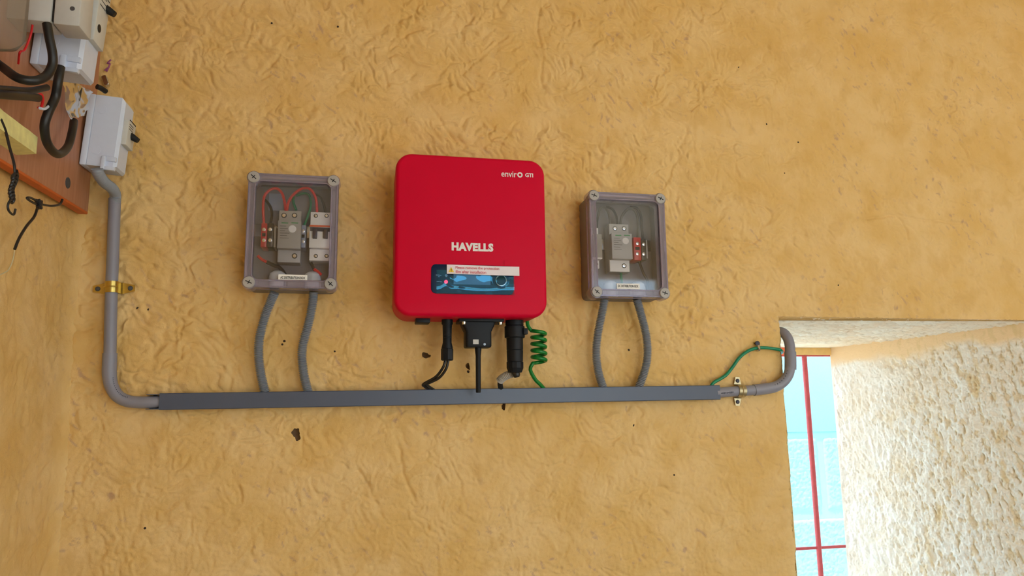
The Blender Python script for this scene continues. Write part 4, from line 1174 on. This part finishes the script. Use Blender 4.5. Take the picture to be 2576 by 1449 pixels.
# cream batten fixed on the board
c1 = loc(95, 345, 0, 0.03); c2 = loc(95, 390, 0, 0.03)
bt = MB(BM)
vv = np.linspace(-0.75, c1[1], 24); tp = [c1[2] + 0.006 * random.random() * (i % 3 == 0) for i in range(24)]
bt.loft([[(0.0, v_, c2[2] - 0.004), (0.03, v_, c2[2]), (0.03, v_, z_), (0.0, v_, z_ + 0.004)] for v_, z_ in zip(vv, tp)])
bt = bt.build('batten', 'cream_wood', bd, 30, 'chipped cream-painted wooden batten')


def breaker_enclosure(name, label, u1, v0, v1, w0, w1, nose, levers, disc, lean=3.5):
    """white plastic enclosure standing out of the board; side facing the camera is v0"""
    M = BM @ Matrix.Translation((0.001, (v0 + v1) / 2, w0)) @ Matrix.Rotation(math.radians(lean), 4, 'Y')
    t = thing(name, None, label, 'breaker enclosure', 'white breaker enclosures', M=M)
    hv = (v1 - v0) / 2; H = w1 - w0
    mb = MB(M); mb.box((0.0005, -hv - 0.0015, -0.001), (0.014, hv + 0.0015, H + 0.001), 0.003); mb.build('base', 'encl_white', t)
    mb = MB(M)
    # cover with chamfered front shoulders
    sec = [(0.0142, 0.0), (u1 - 0.006, 0.0), (u1, 0.006)]
    mb.loft([[(u_, y_, z_) for y_, z_ in [( -hv + i_, i_ * 0.6), (hv - i_, i_ * 0.6), (hv - i_, H - i_ * 1.4), (-hv + i_, H - i_ * 1.4)]] for u_, i_ in sec])
    cv = mb.build('cover', 'encl_white', t, 20)
    # moulded latch pocket on the lower front corner
    mb = MB(M); mb.box((u1 * 0.60, -hv - 0.006, -0.006), (u1 * 0.72, -hv + 0.004, 0.022), 0.0018); mb.box((u1 * 0.68, -hv - 0.005, -0.007), (u1 * 0.98, -hv + 0.006, 0.001), 0.0018); mb.build('latch_rib', 'encl_white', cv)
    mb = MB(M); mb.box((u1 * 0.72, -hv - 0.003, 0.012), (u1 * 0.98, -hv + 0.006, 0.022), 0.001); mb.build('latch_shelf', 'encl_white', cv)
    for zf in (0.22, 0.8):
        mb = MB(M); mb.lathe((u1 * 0.40, -hv + 0.0005, H * zf), (0, -1, 0), [(0, 0.0095), (0.0009, 0.0093), (0.0010, 0.006)], 20); mb.build('knockout', 'encl_white', cv)
    n0, n1 = nose
    nb = MB(M); nb.box((u1 - 0.003, -hv * 0.72, H * n0), (u1 + 0.010, hv * 0.72, H * n1), 0.0015); nb = nb.build('breaker_face', 'mcb_grey', t)
    for k in range(3):
        zz = H * (n0 + (n1 - n0) * (0.68 + 0.09 * k)); mb = MB(M); mb.box((u1 + 0.0098, -hv * 0.55, zz - 0.0008), (u1 + 0.0104, hv * 0.2, zz + 0.0008)); mb.build('printed_line', 'dark_grey', nb, False)
    mb = MB(M); mb.box((u1 + 0.0095, -hv * 0.6, H * (n0 + 0.78 * (n1 - n0)) + 0.012), (u1 + 0.0106, hv * 0.6, H * (n0 + 0.78 * (n1 - n0)) + 0.0135)); mb.build('printed_line', 'black', nb, False)
    for lv_, lw_ in levers:
        mb = MB(M); zz = H * lw_
        mb.tube([(u1 + 0.004, lv_ * hv, zz + 0.006), (u1 + 0.013, lv_ * hv, zz + 0.001), (u1 + 0.024, lv_ * hv, zz - 0.005)], [0.0075, 0.0072, 0.0055], 10, 4); mb.build('lever', 'black', nb)
    for lv_, lw_ in disc:
        mb = MB(M); mb.lathe((u1 + 0.0095, lv_ * hv, H * lw_), (1, 0, 0), [(0, 0.0075), (0.0015, 0.0072)], 14); mb.build('dark_button', 'black', nb)
    return t


e1 = loc(199, 412, 0, 0.002); e1r = loc(290, 420, 1, e1[1])
breaker_enclosure('breaker_enclosure', 'white breaker enclosure with a grey conduit dropping from its foot', e1r[0], e1[1], e1[1] + 0.066, e1[2], e1[2] + 0.150, (0.36, 0.72), [(0.1, 0.52)], [])
e2 = loc(72, 147, 0, 0.0); e3 = loc(205, 195, 1, e2[1])
breaker_enclosure('breaker_enclosure', 'larger white breaker enclosure with two black switches, above the other', e3[0] * 0.95, e2[1], e2[1] + 0.072, e2[2] - 0.008, e2[2] + 0.20, (0.30, 0.80), [(0.4, 0.66)], [(-0.25, 0.44)])

# grey fuse unit above it
f1 = loc(47, 42, 0, 0.02); f2 = loc(200, 72, 1, f1[1])
FM = BM @ Matrix.Translation((0.02, f1[1], f1[2] - 0.004))
fu = thing('fuse_unit', None, 'grey porcelain-like fuse unit at the top of the meter board', 'fuse unit', M=FM)
fl_ = f2[0] - 0.02
mb = MB(FM); mb.box((-0.019, 0, 0), (fl_ * 0.52, 0.05, 0.13), 0.003); mb.build('body', 'encl_grey', fu)
mb = MB(FM); mb.box((fl_ * 0.56, -0.001, -0.003), (fl_, 0.052, 0.13), 0.003); ca = mb.build('carrier', 'encl_grey', fu)
mb = MB(FM); mb.box((fl_ * 0.50, 0.003, 0.004), (fl_ * 0.58, 0.048, 0.126)); mb.build('gap_shade', 'black', fu, False)  # black filler: the shade inside the gap is put into its colour
mb = MB(FM); mb.lathe((fl_ * 0.86, -0.0005, 0.026), (0, -1, 0), [(0, 0.004), (0.0012, 0.0036)], 12); mb.build('screw_hole', 'dark_grey', ca)

# clear plastic meter cover at the picture edge and crumpled wrap below
mc0 = loc(-40, 120, 0, 0.05)
CM = BM @ Matrix.Translation((0.054, mc0[1] - 0.02, mc0[2] + 0.012))
mb = MB(CM); mb.loft([[(x_, y_, z_) for x_, y_ in rr(0.078 * k, 0.11 * k, 0.02, 5)] for k, z_ in ((0.55, -0.012), (0.85, -0.004), (1.0, 0.012), (1.0, 0.16))])
o = mb.build('meter_cover', 'bag_clear', None, 40); tag(o, 'cloudy clear plastic meter cover cut off by the picture edge', 'cover')
wa = loc(190, 235, 0, 0.012)
nu_, nv_ = 40, 40
U, Wv = np.meshgrid(np.linspace(0, 1, nu_), np.linspace(0, 1, nv_), indexing='ij')
q0 = np.array(loc(150, 180, 0, 0.03)); q1 = np.array(loc(235, 232, 0, 0.03)); q2 = np.array(loc(178, 300, 0, 0.03)); q3 = np.array(loc(215, 290, 0, 0.03))
G = (q0[None, None] * ((1 - U) * (1 - Wv))[..., None] + q1[None, None] * (U * (1 - Wv))[..., None] + q2[None, None] * ((1 - U) * Wv)[..., None] + q3[None, None] * (U * Wv)[..., None])
G[..., 0] += 0.007 * perlin(U * 2 + 1, Wv * 2, 81) + 0.0012 * perlin(U * 6, Wv * 6, 82)
G[..., 1] += 0.006 * perlin(U * 5, Wv * 5 + 7, 83)
Gw = G.reshape(-1, 3) @ np.array(BM)[:3, :3].T + np.array(BM)[:3, 3]
o = mesh_object('plastic_wrap', Gw, grid_faces(nu_, nv_), 'bag_clear', None, True); tag(o, 'crumpled clear plastic wrap between the two white enclosures', 'plastic wrap')


def board_cable(name, pts, us, r, m, label, cat='cable', group=None, n=12):
    P = [BM @ Vector(p) for p in bpath(pts, us)]
    mb = MB(); mb.tube([np.array(p) for p in P], r, n, 8)
    return tag(mb.build(name, m), label, cat, group)


board_cable('black_cable', [(118, 60), (124, 95), (132, 135), (131, 165), (115, 192), (85, 203), (45, 196), (10, 172), (-20, 150)], [.085, .09, .095, .095, .09, .08, .06, .03, .012], 0.0068, 'black_cable', 'thick black cable looping in front of the larger white enclosure', group='thick black cables')
board_cable('black_cable', [(152, 168), (146, 205), (139, 245), (122, 282), (112, 318), (120, 362), (145, 388), (170, 370), (182, 330), (186, 305)], [.06, .06, .055, .05, .045, .042, .04, .036, .03, .022], 0.0073, 'black_cable', 'thick black cable hanging in a U over the bare board', group='thick black cables')
board_cable('black_cable', [(-20, 236), (30, 240), (70, 243), (96, 246)], [.045, .05, .05, .05], 0.0066, 'black_cable', 'short horizontal black cable end with a red core', group='thick black cables')
board_cable('black_cable', [(198, 222), (192, 250), (184, 290)], [.02, .022, .012], 0.0065, 'black_cable', 'short black cable beside the lower enclosure, under plastic wrap', group='thick black cables')
board_cable('black_cable', [(-20, 222), (30, 226), (75, 228), (118, 220)], [.03, .03, .03, .03], 0.0055, 'black_cable', 'dark cable tucked behind the short horizontal cable end', group='thick black cables')
board_cable('red_wire', [(94, 240), (104, 238), (108, 252), (104, 268), (96, 272)], [.05, .054, .054, .05, .045], 0.0022, 'red_wire', 'red core wire curling out of the black cable end', 'wire')
board_cable('red_wire', [(82, 62), (76, 92), (62, 125), (50, 132), (46, 160)], [.04, .035, .03, .03, .02], 0.0017, 'red_wire', 'thin red wire behind the fuse unit', 'wire')
board_cable('white_lead', [(100, 272), (112, 274), (124, 266)], [.05, .052, .05], 0.0022, 'encl_white', 'short white lead at the end of the black cable', 'wire')
board_cable('black_cable', [(244, 218), (254, 222), (266, 230)], [.05, .055, .06], 0.0052, 'black', 'black cable stub wedged between the two white enclosures', group='thick black cables')

# thin wires hanging below the board
tw = thing('twisted_wire', at(30, 530, -0.3), 'thin black wire hanging in a twisted knot at the picture edge', 'wire')


def lpath(pts, x=-0.55):
    out = []
    for px, py in pts:
        d_ = ray(px, py); out.append(CAM + d_ * ((x - CAM[0]) / d_[0]))
    return out


mb = MB(); mb.tube(lpath([(2, 300), (14, 330), (24, 370), (35, 410), (38, 440)], -0.54), 0.0022, 8, 6); mb.build('strand', 'black_wire', tw)
mb = MB(); pk = []
for k in range(60):
    t = k / 59; a_ = k * 0.9
    base = lpath([(36 - 8 * t + 3 * math.sin(t * 8), 438 + 68 * t)], -0.54)[0]; rr_ = 0.0062 * (1 - 0.5 * t)
    pk.append(base + np.array((0.4 * rr_ * math.cos(a_), rr_ * math.sin(a_), rr_ * math.cos(a_))))
mb.tube(pk, 0.0024, 7, 2); mb.build('knot', 'black_wire', tw)
mb = MB(); mb.tube(lpath([(28, 500), (20, 515), (22, 530), (34, 540), (39, 526)], -0.54), 0.0018, 7, 6); mb.build('loose_end', 'black_wire', tw)
kw = thing('knotted_wire', at(95, 515, -0.2), 'thin black wire knotted below the board edge with a dangling tail', 'wire')
mb = MB(); mb.tube(lpath([(157, 502), (150, 514), (130, 518), (108, 515), (96, 512)], -0.56), 0.0021, 8, 6); mb.build('strand', 'black_wire', kw)
mb = MB(); mb.tube(lpath([(98, 514), (88, 503), (74, 497), (68, 499), (80, 508), (96, 516)], -0.56), 0.0021, 8, 6); mb.build('loop', 'black_wire', kw)
mb = MB(); base = lpath([(98, 514)], -0.56)[0]; pk = [base + 0.0062 * np.array((0.5 * math.cos(k * 1.1), math.sin(k * 0.9), math.cos(k * 1.3))) for k in range(22)]
mb.tube(pk, 0.0026, 7, 3); mb.build('knot', 'black_wire', kw)
mb = MB(); mb.tube(lpath([(95, 520), (86, 545), (66, 570), (48, 600), (37, 627)], -0.57), 0.0024, 8, 6); mb.build('tail', 'black_wire', kw)
mb = MB(); mb.tube(lpath([(37, 627), (32, 655), (20, 680), (-4, 693)], -0.58), 0.0011, 6, 6); mb.build('thread', 'thread', kw, True, 'pale thread at the wire end')

# little finds on the wall near the enclosures
p = at(265, 203, -0.008)
M = Matrix.Translation(Vector(p)) @ Matrix.Rotation(math.radians(-20), 4, 'Y')
ms = MB(M); ms.rprism(0, 0, 0.011, 0.024, 0.004, [(0.008, 0), (-0.0025, 0), (-0.0035, 0.001)]); o = ms.build('metal_tag', 'silver'); tag(o, 'tiny oblong metal tag on the wall beside the enclosures', 'tag')
pm = thing('paint_scrawl', at(269, 168, -0.004), 'small purple scrawl on the wall beside the larger enclosure', 'scrawl')
mb = MB(); mb.tube(path([(263, 178), (272, 170), (268, 180), (277, 160), (270, 160), (279, 150)], -0.0065), 0.0016, 6, 3); mb.build('stroke', 'purple', pm)
